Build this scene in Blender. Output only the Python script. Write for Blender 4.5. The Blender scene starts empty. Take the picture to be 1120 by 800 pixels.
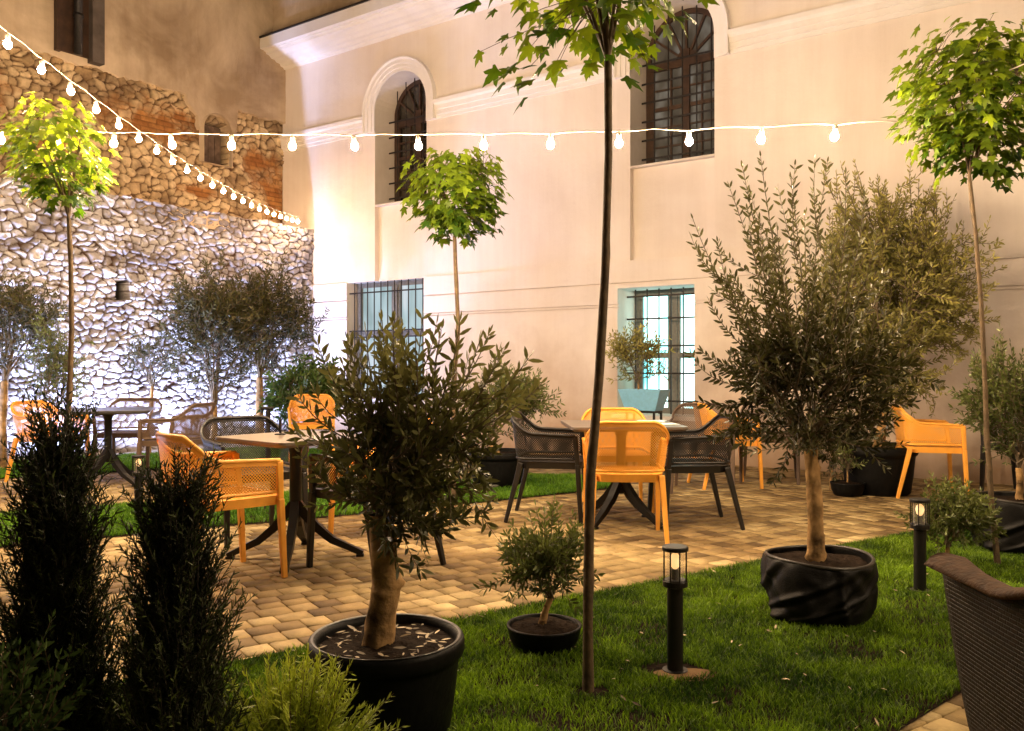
import bpy, math, random
import numpy as np
from mathutils import Vector, Matrix

random.seed(7)
scene = bpy.context.scene
COL = scene.collection
PI = math.pi
F_PX, CAM_H = 938.0, 1.17

def at(px, py, Y):
    return Vector(((px - 560) / F_PX * Y, Y, CAM_H - (py - 400) / F_PX * Y))

# ---------------------------------------------------------------- facade frame
# u runs along the pale facade (towards the viewer's right), s away from it into the garden
O2 = np.array([-3.95, 14.77]); U2 = np.array([0.8139, -0.5810]); N2 = np.array([-0.5810, -0.8139])
def F(u, s, z):
    p = O2 + U2 * u + N2 * s
    return (float(p[0]), float(p[1]), float(z))
def Farr(u, s, z):
    p = O2[None, :] + U2[None, :] * u[:, None] + N2[None, :] * s[:, None]
    return np.column_stack([p, z])

# ---------------------------------------------------------------- objects
def tag(o, label=None, cat=None, group=None, kind=None):
    if label: o['label'] = label
    if cat: o['category'] = cat
    if group: o['group'] = group
    if kind: o['kind'] = kind
    return o

def thing(name, label, cat, loc=(0, 0, 0), rz=0, group=None):
    o = bpy.data.objects.new(name, None)
    o.empty_display_size = 0.2
    COL.objects.link(o); o.location = loc; o.rotation_euler = (0, 0, rz)
    return tag(o, label, cat, group)

def mesh_np(name, verts, faces, mats, parent=None, smooth=False, attr=None, col=None, uv=None, midx=None, world=False):
    """verts (N,3); faces: list of tuples or (M,k) array"""
    me = bpy.data.meshes.new(name)
    v = np.asarray(verts, dtype=np.float32)
    if isinstance(faces, np.ndarray):
        m, k = faces.shape
        me.vertices.add(len(v)); me.vertices.foreach_set('co', v.ravel())
        me.loops.add(m * k); me.loops.foreach_set('vertex_index', faces.astype(np.int32).ravel())
        me.polygons.add(m)
        me.polygons.foreach_set('loop_start', np.arange(0, m * k, k, dtype=np.int32))
        me.update(calc_edges=True)
    else:
        me.from_pydata(v.tolist(), [], faces); me.update()
    if not isinstance(mats, (list, tuple)): mats = [mats]
    for mt in mats: me.materials.append(mt)
    if midx is not None: me.polygons.foreach_set('material_index', np.asarray(midx, dtype=np.int32))
    if smooth: me.polygons.foreach_set('use_smooth', np.ones(len(me.polygons), dtype=bool))
    if attr is not None:
        a = me.attributes.new('rnd', 'FLOAT', 'POINT'); a.data.foreach_set('value', np.asarray(attr, dtype=np.float32))
    if col is not None:
        a = me.attributes.new('tint', 'FLOAT_COLOR', 'POINT')
        c = np.ones((len(v), 4), dtype=np.float32); c[:, :3] = col
        a.data.foreach_set('color', c.ravel())
    if uv is not None:
        l = me.uv_layers.new(name='UVMap')
        vi = np.empty(len(me.loops), dtype=np.int32); me.loops.foreach_get('vertex_index', vi)
        l.data.foreach_set('uv', np.asarray(uv, dtype=np.float32)[vi].ravel())
    o = bpy.data.objects.new(name, me); COL.objects.link(o)
    if parent is not None: o.parent = parent
    return o

class MB:
    """collects simple shapes and links them as one mesh object"""
    def __init__(s): s.v = []; s.f = []
    def add(s, verts, faces):
        n = len(s.v); s.v += [tuple(p) for p in verts]; s.f += [tuple(i + n for i in f) for f in faces]
    def box(s, c, d, M=None):
        x, y, z = d[0] / 2, d[1] / 2, d[2] / 2
        vs = [Vector((i * x, j * y, k * z)) for i in (-1, 1) for j in (-1, 1) for k in (-1, 1)]
        if M: vs = [M @ q for q in vs]
        vs = [q + Vector(c) for q in vs]
        s.add(vs, [(0, 1, 3, 2), (4, 6, 7, 5), (0, 4, 5, 1), (2, 3, 7, 6), (0, 2, 6, 4), (1, 5, 7, 3)])
    def fbox(s, u0, u1, s0, s1, z0, z1):
        vs = [F(u, q, z) for u in (u0, u1) for q in (s0, s1) for z in (z0, z1)]
        s.add(vs, [(0, 1, 3, 2), (4, 6, 7, 5), (0, 4, 5, 1), (2, 3, 7, 6), (0, 2, 6, 4), (1, 5, 7, 3)])
    def bar(s, a, b, w0, h0, w1=None, h1=None, side=None):
        """rectangular bar from a to b, width along 'side'"""
        a, b = Vector(a), Vector(b); d = (b - a).normalized()
        w1 = w0 if w1 is None else w1; h1 = h0 if h1 is None else h1
        sd = Vector(side) if side is not None else (d.cross(Vector((0, 0, 1))) if abs(d.z) < .99 else Vector((1, 0, 0)))
        sd = (sd - d * sd.dot(d)).normalized(); up = sd.cross(d)
        vs = []
        for p, w, h in ((a, w0, h0), (b, w1, h1)):
            for i, j in ((-1, -1), (1, -1), (1, 1), (-1, 1)):
                vs.append(p + sd * (i * w / 2) + up * (j * h / 2))
        s.add(vs, [(0, 3, 2, 1), (4, 5, 6, 7), (0, 1, 5, 4), (1, 2, 6, 5), (2, 3, 7, 6), (3, 0, 4, 7)])
    def tube(s, pts, rad, n=8, cap=True):
        pts = [Vector(p) for p in pts]
        if not isinstance(rad, (list, tuple)): rad = [rad] * len(pts)
        base = len(s.v); ref = None
        for i, p in enumerate(pts):
            d = (pts[min(i + 1, len(pts) - 1)] - pts[max(i - 1, 0)])
            if d.length < 1e-9: d = Vector((0, 0, 1))
            d.normalize()
            if ref is None: ref = d.orthogonal().normalized()
            ref = (ref - d * ref.dot(d))
            ref = ref.normalized() if ref.length > 1e-6 else d.orthogonal().normalized()
            b = d.cross(ref)
            for k in range(n):
                t = 2 * PI * k / n
                s.v.append(tuple(p + (ref * math.cos(t) + b * math.sin(t)) * rad[i]))
        for i in range(len(pts) - 1):
            for k in range(n):
                k2 = (k + 1) % n
                s.f.append((base + i * n + k, base + i * n + k2, base + (i + 1) * n + k2, base + (i + 1) * n + k))
        if cap:
            s.f.append(tuple(base + k for k in reversed(range(n))))
            s.f.append(tuple(base + (len(pts) - 1) * n + k for k in range(n)))
    def lathe(s, prof, c=(0, 0, 0), n=32, cap=True):
        base = len(s.v)
        for r, z in prof:
            for k in range(n):
                t = 2 * PI * k / n
                s.v.append((c[0] + r * math.cos(t), c[1] + r * math.sin(t), c[2] + z))
        for i in range(len(prof) - 1):
            for k in range(n):
                k2 = (k + 1) % n
                s.f.append((base + i * n + k, base + i * n + k2, base + (i + 1) * n + k2, base + (i + 1) * n + k))
        if cap:
            s.f.append(tuple(base + k for k in reversed(range(n))))
            s.f.append(tuple(base + (len(prof) - 1) * n + k for k in range(n)))
    def build(s, name, mat, parent=None, smooth=False, bevel=0, seg=2):
        o = mesh_np(name, np.array(s.v), s.f, mat, parent, smooth)
        if bevel:
            m = o.modifiers.new('bevel', 'BEVEL'); m.width = bevel; m.segments = seg; m.limit_method = 'ANGLE'; m.angle_limit = math.radians(40)
        if smooth:
            pass
        return o

def copy_tree(o, parent=None):
    c = o.copy(); COL.objects.link(c)
    if parent is not None: c.parent = parent
    for ch in list(o.children): copy_tree(ch, c)
    return c

# ---------------------------------------------------------------- materials
def newmat(name):
    m = bpy.data.materials.new(name); m.use_nodes = True
    nt = m.node_tree; b = nt.nodes['Principled BSDF']
    return m, nt, b
def N(nt, t, **kw):
    n = nt.nodes.new(t)
    for k, v in kw.items():
        if k in n.inputs.keys(): n.inputs[k].default_value = v
        else: setattr(n, k, v)
    return n
def ramp(nt, stops):
    r = nt.nodes.new('ShaderNodeValToRGB'); e = r.color_ramp.elements
    while len(e) < len(stops): e.new(0.5)
    for el, (p, c) in zip(e, stops):
        el.position = p; el.color = (*c, 1)
    return r
def coords(nt, kind='Object', scale=None):
    tc = nt.nodes.new('ShaderNodeTexCoord')
    if kind == 'World':
        g = nt.nodes.new('ShaderNodeNewGeometry'); out = g.outputs['Position']
    else: out = tc.outputs[kind]
    if scale:
        mp = nt.nodes.new('ShaderNodeMapping'); mp.inputs['Scale'].default_value = scale
        nt.links.new(out, mp.inputs['Vector']); out = mp.outputs['Vector']
    return out

def simple(name, col, rough=0.6, metal=0, var=0.25, scale=30, bump=0.0, bscale=80, spec=0.5, emit=None, es=0):
    m, nt, b = newmat(name)
    b.inputs['Roughness'].default_value = rough; b.inputs['Metallic'].default_value = metal
    b.inputs['Specular IOR Level'].default_value = spec
    vec = coords(nt)
    n = N(nt, 'ShaderNodeTexNoise', Scale=scale, Detail=5.0); nt.links.new(vec, n.inputs['Vector'])
    lo = tuple(c * (1 - var) for c in col); hi = tuple(min(1, c * (1 + var)) for c in col)
    r = ramp(nt, [(0.3, lo), (0.7, hi)]); nt.links.new(n.outputs['Fac'], r.inputs['Fac'])
    nt.links.new(r.outputs['Color'], b.inputs['Base Color'])
    if bump:
        n2 = N(nt, 'ShaderNodeTexNoise', Scale=bscale, Detail=4.0); nt.links.new(vec, n2.inputs['Vector'])
        bp = N(nt, 'ShaderNodeBump', Strength=bump, Distance=0.01)
        nt.links.new(n2.outputs['Fac'], bp.inputs['Height']); nt.links.new(bp.outputs['Normal'], b.inputs['Normal'])
    if emit:
        b.inputs['Emission Color'].default_value = (*emit, 1); b.inputs['Emission Strength'].default_value = es
    return m

def leaf_mat(name, dark, light, trans=0.35, rough=0.45, tcol=None):
    m, nt, b = newmat(name)
    at_ = N(nt, 'ShaderNodeAttribute'); at_.attribute_name = 'rnd'
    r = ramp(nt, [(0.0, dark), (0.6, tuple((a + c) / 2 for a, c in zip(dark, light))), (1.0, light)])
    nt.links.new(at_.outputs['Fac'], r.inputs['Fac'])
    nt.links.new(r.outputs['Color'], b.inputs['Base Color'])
    b.inputs['Roughness'].default_value = rough; b.inputs['Specular IOR Level'].default_value = 0.35
    if trans > 0:
        tr = N(nt, 'ShaderNodeBsdfTranslucent')
        if tcol:
            mx = N(nt, 'ShaderNodeMix', data_type='RGBA', blend_type='MULTIPLY'); mx.inputs['Factor'].default_value = 1
            nt.links.new(r.outputs['Color'], mx.inputs[6]); mx.inputs[7].default_value = (*tcol, 1)
            nt.links.new(mx.outputs[2], tr.inputs['Color'])
        else: nt.links.new(r.outputs['Color'], tr.inputs['Color'])
        mix = N(nt, 'ShaderNodeMixShader'); mix.inputs[0].default_value = trans
        out = nt.nodes['Material Output']
        nt.links.new(b.outputs[0], mix.inputs[1]); nt.links.new(tr.outputs[0], mix.inputs[2]); nt.links.new(mix.outputs[0], out.inputs['Surface'])
    return m

def tint_mat(name, rough=0.85, nscale=18, var=0.35, bump=0.35, bscale=60, spec=0.3, dirt=None):
    """surface whose base colour comes from a per-vertex tint, broken up by noise"""
    m, nt, b = newmat(name)
    at_ = N(nt, 'ShaderNodeAttribute'); at_.attribute_name = 'tint'
    vec = coords(nt)
    n = N(nt, 'ShaderNodeTexNoise', Scale=nscale, Detail=8.0, Roughness=0.65); nt.links.new(vec, n.inputs['Vector'])
    r = ramp(nt, [(0.28, (1 - var,) * 3), (0.72, (1 + 0 * var,) * 3)]); nt.links.new(n.outputs['Fac'], r.inputs['Fac'])
    mx = N(nt, 'ShaderNodeMix', data_type='RGBA', blend_type='MULTIPLY'); mx.inputs['Factor'].default_value = 1
    nt.links.new(at_.outputs['Color'], mx.inputs[6]); nt.links.new(r.outputs['Color'], mx.inputs[7])
    last = mx.outputs[2]
    if dirt:
        n3 = N(nt, 'ShaderNodeTexNoise', Scale=dirt[0], Detail=3.0); nt.links.new(vec, n3.inputs['Vector'])
        r3 = ramp(nt, [(0.38, dirt[1]), (0.62, (1, 1, 1))]); nt.links.new(n3.outputs['Fac'], r3.inputs['Fac'])
        m3 = N(nt, 'ShaderNodeMix', data_type='RGBA', blend_type='MULTIPLY'); m3.inputs['Factor'].default_value = 1
        nt.links.new(last, m3.inputs[6]); nt.links.new(r3.outputs['Color'], m3.inputs[7]); last = m3.outputs[2]
    nt.links.new(last, b.inputs['Base Color'])
    b.inputs['Roughness'].default_value = rough; b.inputs['Specular IOR Level'].default_value = spec
    n2 = N(nt, 'ShaderNodeTexNoise', Scale=bscale, Detail=6.0, Roughness=0.6); nt.links.new(vec, n2.inputs['Vector'])
    bp = N(nt, 'ShaderNodeBump', Strength=bump, Distance=0.01)
    nt.links.new(n2.outputs['Fac'], bp.inputs['Height']); nt.links.new(bp.outputs['Normal'], b.inputs['Normal'])
    return m

def plaster_mat(name, base, stain, amount=0.5, sc=0.6, grime=None):
    m, nt, b = newmat(name)
    vec = coords(nt, 'World')
    n = N(nt, 'ShaderNodeTexNoise', Scale=sc, Detail=8.0, Roughness=0.6, Distortion=0.4); nt.links.new(vec, n.inputs['Vector'])
    r = ramp(nt, [(0.35, stain), (0.65, base)]); nt.links.new(n.outputs['Fac'], r.inputs['Fac'])
    mx = N(nt, 'ShaderNodeMix', data_type='RGBA'); mx.inputs['Factor'].default_value = amount
    mx.inputs[6].default_value = (*base, 1); nt.links.new(r.outputs['Color'], mx.inputs[7])
    last = mx.outputs[2]
    # faint vertical streaks
    vs = coords(nt, 'World', (5.0, 5.0, 0.35))
    n4 = N(nt, 'ShaderNodeTexNoise', Scale=1.0, Detail=6.0, Roughness=0.7); nt.links.new(vs, n4.inputs['Vector'])
    r4 = ramp(nt, [(0.3, (0.86, 0.83, 0.80)), (0.6, (1, 1, 1))]); nt.links.new(n4.outputs['Fac'], r4.inputs['Fac'])
    m4 = N(nt, 'ShaderNodeMix', data_type='RGBA', blend_type='MULTIPLY'); m4.inputs['Factor'].default_value = min(1, amount * 0.9)
    nt.links.new(last, m4.inputs[6]); nt.links.new(r4.outputs['Color'], m4.inputs[7]); last = m4.outputs[2]
    if grime:
        # damp darkening of the lowest part of the wall
        sep = N(nt, 'ShaderNodeSeparateXYZ'); g = nt.nodes.new('ShaderNodeNewGeometry')
        nt.links.new(g.outputs['Position'], sep.inputs[0])
        nn = N(nt, 'ShaderNodeTexNoise', Scale=1.6, Detail=6.0, Roughness=0.65); nt.links.new(vec, nn.inputs['Vector'])
        ma = N(nt, 'ShaderNodeMath', operation='MULTIPLY_ADD'); nt.links.new(nn.outputs['Fac'], ma.inputs[0]); ma.inputs[1].default_value = -1.6
        nt.links.new(sep.outputs['Z'], ma.inputs[2])
        rg = ramp(nt, [(0.0, grime), (0.92, (1, 1, 1))])
        mr = N(nt, 'ShaderNodeMapRange'); mr.inputs['From Min'].default_value = -0.9; mr.inputs['From Max'].default_value = 1.1
        nt.links.new(ma.outputs[0], mr.inputs['Value']); nt.links.new(mr.outputs[0], rg.inputs['Fac'])
        m5 = N(nt, 'ShaderNodeMix', data_type='RGBA', blend_type='MULTIPLY'); m5.inputs['Factor'].default_value = 1
        nt.links.new(last, m5.inputs[6]); nt.links.new(rg.outputs['Color'], m5.inputs[7]); last = m5.outputs[2]
    nt.links.new(last, b.inputs['Base Color']); b.inputs['Roughness'].default_value = 0.9; b.inputs['Specular IOR Level'].default_value = 0.2
    n2 = N(nt, 'ShaderNodeTexNoise', Scale=3.5, Detail=10.0, Roughness=0.62); nt.links.new(vec, n2.inputs['Vector'])
    bp = N(nt, 'ShaderNodeBump', Strength=0.35, Distance=0.035)
    nt.links.new(n2.outputs['Fac'], bp.inputs['Height']); nt.links.new(bp.outputs['Normal'], b.inputs['Normal'])
    return m

def perforated(name, col, rough=0.4, pitch=0.0125, hole=0.25):
    m, nt, b = newmat(name)
    b.inputs['Base Color'].default_value = (*col, 1); b.inputs['Roughness'].default_value = rough; b.inputs['Specular IOR Level'].default_value = 0.35
    tc = nt.nodes.new('ShaderNodeTexCoord'); sep = nt.nodes.new('ShaderNodeSeparateXYZ'); nt.links.new(tc.outputs['UV'], sep.inputs[0])
    outs = []
    for ax in ('X', 'Y'):
        mu = N(nt, 'ShaderNodeMath', operation='MULTIPLY'); nt.links.new(sep.outputs[ax], mu.inputs[0]); mu.inputs[1].default_value = 2 * PI / (pitch * 1.414)
        co = N(nt, 'ShaderNodeMath', operation='COSINE'); nt.links.new(mu.outputs[0], co.inputs[0]); outs.append(co)
    pr = N(nt, 'ShaderNodeMath', operation='MULTIPLY'); nt.links.new(outs[0].outputs[0], pr.inputs[0]); nt.links.new(outs[1].outputs[0], pr.inputs[1])
    gt = N(nt, 'ShaderNodeMath', operation='GREATER_THAN'); nt.links.new(pr.outputs[0], gt.inputs[0]); gt.inputs[1].default_value = hole
    tr = nt.nodes.new('ShaderNodeBsdfTransparent'); mix = nt.nodes.new('ShaderNodeMixShader')
    nt.links.new(gt.outputs[0], mix.inputs[0]); nt.links.new(b.outputs[0], mix.inputs[1]); nt.links.new(tr.outputs[0], mix.inputs[2])
    nt.links.new(mix.outputs[0], nt.nodes['Material Output'].inputs['Surface'])
    return m

def emis(name, col, strength):
    m, nt, b = newmat(name)
    b.inputs['Base Color'].default_value = (0.8, 0.8, 0.8, 1)
    b.inputs['Emission Color'].default_value = (*col, 1); b.inputs['Emission Strength'].default_value = strength
    return m

BULB_RAD = 4100.0
SUN = 0.05  # strength of the warm fill lamp added for the facade
M = {}
M['facade'] = plaster_mat('facade_plaster', (0.83, 0.765, 0.71), (0.60, 0.50, 0.42), 0.45, 0.5, grime=(0.50, 0.38, 0.27))
M['trim'] = plaster_mat('trim_plaster', (0.82, 0.79, 0.76), (0.62, 0.57, 0.52), 0.35, 1.0)
M['reveal'] = plaster_mat('reveal_plaster', (0.70, 0.64, 0.57), (0.45, 0.38, 0.31), 0.5, 1.2)
M['oldplaster'] = plaster_mat('old_plaster', (0.66, 0.54, 0.40), (0.26, 0.18, 0.11), 0.85, 0.75)
M['rubble'] = tint_mat('rubble_stone', 0.85, 14, 0.45, 0.6, 45)
M['paver'] = tint_mat('paver_stone', 0.75, 9, 0.5, 0.4, 90, 0.35, dirt=(1.1, (0.62, 0.55, 0.48)))
M['soil'] = simple('dark_soil', (0.014, 0.009, 0.006), 0.95, var=0.5, scale=40, bump=0.8, bscale=60, spec=0.05)
M['earth'] = simple('bare_earth', (0.16, 0.10, 0.05), 0.95, spec=0.1, var=0.4, scale=6, bump=0.6, bscale=30)
M['gravel'] = simple('pale_gravel', (0.34, 0.29, 0.23), 0.9, var=0.45, scale=25, bump=1.0, bscale=40)
M['bark'] = simple('olive_bark', (0.27, 0.165, 0.07), 0.9, var=0.8, scale=11, bump=1.0, bscale=28, spec=0.2)
M['barkdark'] = simple('maple_bark', (0.085, 0.055, 0.026), 0.8, var=0.4, scale=20, bump=0.6, bscale=50)
M['twig'] = simple('twig_bark', (0.11, 0.08, 0.045), 0.85, var=0.3)
M['twigdark'] = simple('dark_twig_bark', (0.022, 0.017, 0.010), 0.9, var=0.3)
M['darkpole'] = simple('dark_metal', (0.008, 0.0075, 0.007), 0.45, 0.0, var=0.2, bump=0.1, spec=0.3)
M['anthra'] = simple('anthracite_resin', (0.014, 0.012, 0.011), 0.42, var=0.15, scale=60, spec=0.35)
M['orange'] = simple('orange_resin', (0.80, 0.36, 0.05), 0.42, var=0.14, scale=9, bump=0.05)
M['anthranet'] = perforated('anthracite_net', (0.014, 0.012, 0.011))
M['orangenet'] = perforated('orange_net', (0.80, 0.36, 0.05))
M['brown'] = simple('brown_resin', (0.10, 0.065, 0.045), 0.5, var=0.15)
M['brownnet'] = perforated('brown_net', (0.10, 0.065, 0.045))
M['tabletop'] = simple('table_laminate', (0.12, 0.095, 0.075), 0.35, var=0.15, scale=8)
M['tabledark'] = simple('dark_laminate', (0.045, 0.043, 0.045), 0.3, var=0.15, scale=8)
M['blackpot'] = simple('black_plastic', (0.0045, 0.0045, 0.0045), 0.5, var=0.3, bump=0.2, bscale=60, spec=0.12)
M['potrim'] = simple('pot_rim_plastic', (0.02, 0.017, 0.014), 0.4, var=0.3, spec=0.4)
M['fabric'] = simple('black_geotextile', (0.0035, 0.0032, 0.003), 0.55, var=0.4, bump=0.25, bscale=160, spec=0.18)
M['bluelit'] = simple('blue_lit_tub', (0.17, 0.40, 0.62), 0.35, var=0.1)  # blue light of the lit window put into the tub colour
M['wood'] = simple('window_wood', (0.045, 0.022, 0.012), 0.55, var=0.4, scale=9, bump=0.2)
M['greyframe'] = simple('grey_frame', (0.17, 0.165, 0.15), 0.55, var=0.2)
M['iron'] = simple('wrought_iron', (0.02, 0.016, 0.015), 0.55, 0.3, var=0.4)
M['wire'] = simple('white_cable', (0.42, 0.36, 0.29), 0.5, var=0.05)
M['socket'] = simple('pale_socket', (0.70, 0.62, 0.52), 0.5, var=0.1)
M['bulb'] = emis('lit_bulb', (1.0, 0.715, 0.435), BULB_RAD)
M['bulbsoft'] = emis('lit_bulb_soft', (1.0, 0.62, 0.33), BULB_RAD * 0.15)
M['lantern_glass'] = simple('lantern_glass', (0.55, 0.42, 0.28), 0.2, var=0.1, emit=(1.0, 0.55, 0.22), es=0.55)
M['lantern_bulb'] = emis('lantern_bulb', (1.0, 0.55, 0.20), 1.3)
M['dark_glass'] = simple('dark_glass', (0.035, 0.030, 0.022), 0.12, var=0.6, scale=4, spec=0.8)
M['chip'] = simple('pale_chips', (0.55, 0.45, 0.32), 0.8, var=0.3)
M['card'] = simple('menu_card', (0.55, 0.66, 0.70), 0.5, var=0.05)
M['shutter'] = simple('old_shutter', (0.12, 0.08, 0.06), 0.8, var=0.4, scale=10)
M['pilaster'] = simple('grey_render', (0.10, 0.08, 0.07), 0.85, var=0.35, scale=5, bump=0.3)
M['pipe'] = simple('zinc_pipe', (0.022, 0.02, 0.02), 0.5, 0.4, var=0.3)
M['olive'] = leaf_mat('olive_leaves', (0.010, 0.013, 0.004), (0.115, 0.11, 0.032), 0.22, 0.4)
M['olivefront'] = leaf_mat('olive_leaves_near', (0.014, 0.020, 0.005), (0.19, 0.185, 0.055), 0.25, 0.4)
M['olivelit'] = leaf_mat('olive_leaves_lit', (0.085, 0.088, 0.018), (0.48, 0.43, 0.12), 0.4, 0.42)  # golden lamplight put into the leaf colour
M['olivegreen'] = leaf_mat('olive_leaves_green', (0.022, 0.036, 0.008), (0.17, 0.20, 0.05), 0.25, 0.42)
M['maple'] = leaf_mat('maple_leaves', (0.026, 0.065, 0.005), (0.34, 0.46, 0.028), 0.5, 0.45, (1.6, 1.4, 0.7))
M['litter'] = leaf_mat('dry_leaf_litter', (0.05, 0.03, 0.012), (0.62, 0.50, 0.32), 0.1, 0.6)
M['conifer'] = leaf_mat('conifer_needles', (0.006, 0.012, 0.003), (0.085, 0.12, 0.024), 0.1, 0.55)
M['juniper'] = leaf_mat('golden_juniper', (0.10, 0.17, 0.014), (0.66, 0.76, 0.07), 0.35, 0.5)
M['laurel'] = leaf_mat('laurel_leaves', (0.02, 0.05, 0.012), (0.09, 0.15, 0.035), 0.25, 0.35)
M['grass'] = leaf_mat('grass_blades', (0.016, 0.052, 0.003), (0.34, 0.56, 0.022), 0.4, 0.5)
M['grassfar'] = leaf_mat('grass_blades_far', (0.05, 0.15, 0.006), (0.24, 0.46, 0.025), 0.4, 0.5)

# wicker: woven strands in the surface itself
def wicker_mat():
    m, nt, b = newmat('wicker_weave')
    tc = nt.nodes.new('ShaderNodeTexCoord'); sep = nt.nodes.new('ShaderNodeSeparateXYZ'); nt.links.new(tc.outputs['UV'], sep.inputs[0])
    def sn(ax, freq, off=None):
        mu = N(nt, 'ShaderNodeMath', operation='MULTIPLY'); nt.links.new(sep.outputs[ax], mu.inputs[0]); mu.inputs[1].default_value = freq
        s_ = N(nt, 'ShaderNodeMath', operation='SINE'); nt.links.new(mu.outputs[0], s_.inputs[0]); return s_.outputs[0]
    br = nt.nodes.new('ShaderNodeTexBrick'); br.inputs['Scale'].default_value = 1.0; br.inputs['Brick Width'].default_value = 0.030; br.inputs['Row Height'].default_value = 0.011
    br.inputs['Mortar Size'].default_value = 0.0022; br.inputs['Mortar Smooth'].default_value = 1.0; br.inputs['Color1'].default_value = (1, 1, 1, 1); br.inputs['Color2'].default_value = (.62, .62, .62, 1); br.inputs['Mortar'].default_value = (0, 0, 0, 1)
    nt.links.new(tc.outputs['UV'], br.inputs['Vector'])
    mr = N(nt, 'ShaderNodeMapRange'); nt.links.new(br.outputs['Color'], mr.inputs['Value'])
    r = ramp(nt, [(0.0, (0.012, 0.009, 0.007)), (0.5, (0.010, 0.007, 0.005)), (1.0, (0.026, 0.016, 0.010))]); nt.links.new(mr.outputs[0], r.inputs['Fac'])
    nt.links.new(r.outputs['Color'], b.inputs['Base Color'])
    bp = N(nt, 'ShaderNodeBump', Strength=0.9, Distance=0.004); nt.links.new(mr.outputs[0], bp.inputs['Height']); nt.links.new(bp.outputs['Normal'], b.inputs['Normal'])
    b.inputs['Roughness'].default_value = 0.6; b.inputs['Specular IOR Level'].default_value = 0.2
    return m
M['wicker'] = wicker_mat()
M['wickerrim'] = simple('wicker_rim', (0.060, 0.030, 0.014), 0.75, var=0.4, scale=40, bump=0.6, spec=0.15)

def interior_mat(name, cols, strength, sc):
    m, nt, b = newmat(name)
    vec = coords(nt, 'Object', sc)
    n = N(nt, 'ShaderNodeTexNoise', Scale=1.0, Detail=2.0); nt.links.new(vec, n.inputs['Vector'])
    r = ramp(nt, [(0.30, cols[0]), (0.5, cols[1]), (0.66, cols[2])]); nt.links.new(n.outputs['Fac'], r.inputs['Fac'])
    b.inputs['Base Color'].default_value = (0.05, 0.05, 0.05, 1); b.inputs['Roughness'].default_value = 0.08
    nt.links.new(r.outputs['Color'], b.inputs['Emission Color']); b.inputs['Emission Strength'].default_value = strength
    return m
M['lit_cyan'] = interior_mat('lit_glass_cyan', ((0.10, 0.50, 0.52), (0.36, 0.98, 0.95), (0.75, 1.0, 0.90)), 4.2, (3.0, 3.0, 1.4))
M['lit_blue'] = interior_mat('lit_glass_blue', ((0.30, 0.44, 0.45), (0.50, 0.68, 0.72), (0.72, 0.80, 0.86)), 0.85, (4.0, 4.0, 0.9))
M['faint_glow_glass'] = interior_mat('faint_glow_glass', ((0.012, 0.010, 0.006), (0.05, 0.04, 0.028), (0.13, 0.12, 0.10)), 1.0, (5.0, 5.0, 2.5))  # faint patchy glow painted into a dark pane

# ---------------------------------------------------------------- numpy noise
def vnoise(x, y, seed=0):
    rng = np.random.RandomState(seed); T = rng.rand(256, 256)
    xi = np.floor(x).astype(int); yi = np.floor(y).astype(int); fx = x - xi; fy = y - yi
    fx = fx * fx * (3 - 2 * fx); fy = fy * fy * (3 - 2 * fy)
    a = T[xi % 256, yi % 256]; b = T[(xi + 1) % 256, yi % 256]; c = T[xi % 256, (yi + 1) % 256]; d = T[(xi + 1) % 256, (yi + 1) % 256]
    return (a * (1 - fx) + b * fx) * (1 - fy) + (c * (1 - fx) + d * fx) * fy
def fnoise(x, y, seed=0, octs=4):
    t = 0; a = 1.0; s = 0
    for k in range(octs):
        t = t + a * vnoise(x * 2 ** k, y * 2 ** k, seed + k); s += a; a *= 0.5
    return t / s

def rubble(S, Z, cw, ch, seed):
    """irregular coursed rubble: returns height 0..1, stone id hash, edge distance"""
    rng = np.random.RandomState(seed); J = rng.rand(128, 128, 5)
    x = S + (fnoise(S * 2.2, Z * 2.2, seed + 11) - 0.5) * 0.16
    z = Z + (fnoise(S * 0.9, Z * 0.9, seed + 21) - 0.5) * 0.22 + (fnoise(S * 6.0, Z * 6.0, seed + 31) - 0.5) * 0.10
    gx = x / cw; gz = z / ch
    f1 = np.full(S.shape, 9.0); f2 = np.full(S.shape, 9.0); idh = np.zeros(S.shape); idt = np.zeros(S.shape)
    j0 = np.floor(gz).astype(int)
    for dj in (-1, 0, 1):
        j = j0 + dj; sh = (j % 2) * 0.5
        i0 = np.floor(gx - sh).astype(int)
        for di in (-1, 0, 1):
            i = i0 + di; r = J[i % 128, j % 128]
            px = i + sh + 0.5 + (r[..., 0] - 0.5) * 0.86; pz = j + 0.5 + (r[..., 1] - 0.5) * 0.72
            wgt = 0.75 + 0.55 * r[..., 2]
            d = (np.abs(gx - px) ** 2.4 + np.abs((gz - pz) * 1.05) ** 2.4) ** (1 / 2.4) * wgt
            cl = d < f1
            f2 = np.where(cl, f1, np.minimum(f2, d)); idh = np.where(cl, r[..., 3], idh); idt = np.where(cl, r[..., 4], idt); f1 = np.where(cl, d, f1)
    e = f2 - f1
    t = np.clip((e - 0.055) / 0.32, 0, 1); h = 1 - (1 - t) ** 3.0
    return h, idh, idt, e
# ================================================================ ground
def ground_sheet():
    xs = np.linspace(-60, 60, 13); ys = np.linspace(-60, 60, 13)
    v = [(x, y, -0.05) for x in xs for y in ys]; n = len(ys)
    f = np.array([(i * n + j, (i + 1) * n + j, (i + 1) * n + j + 1, i * n + j + 1) for i in range(len(xs) - 1) for j in range(n - 1)])
    o = mesh_np('ground', v, f, M['earth']); tag(o, kind='structure')
ground_sheet()

E1 = np.array([0.829, 0.559]); E2 = np.array([-0.559, 0.829])
def line_y(x, p, slope): return p[1] + (x - p[0]) * slope
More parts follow.
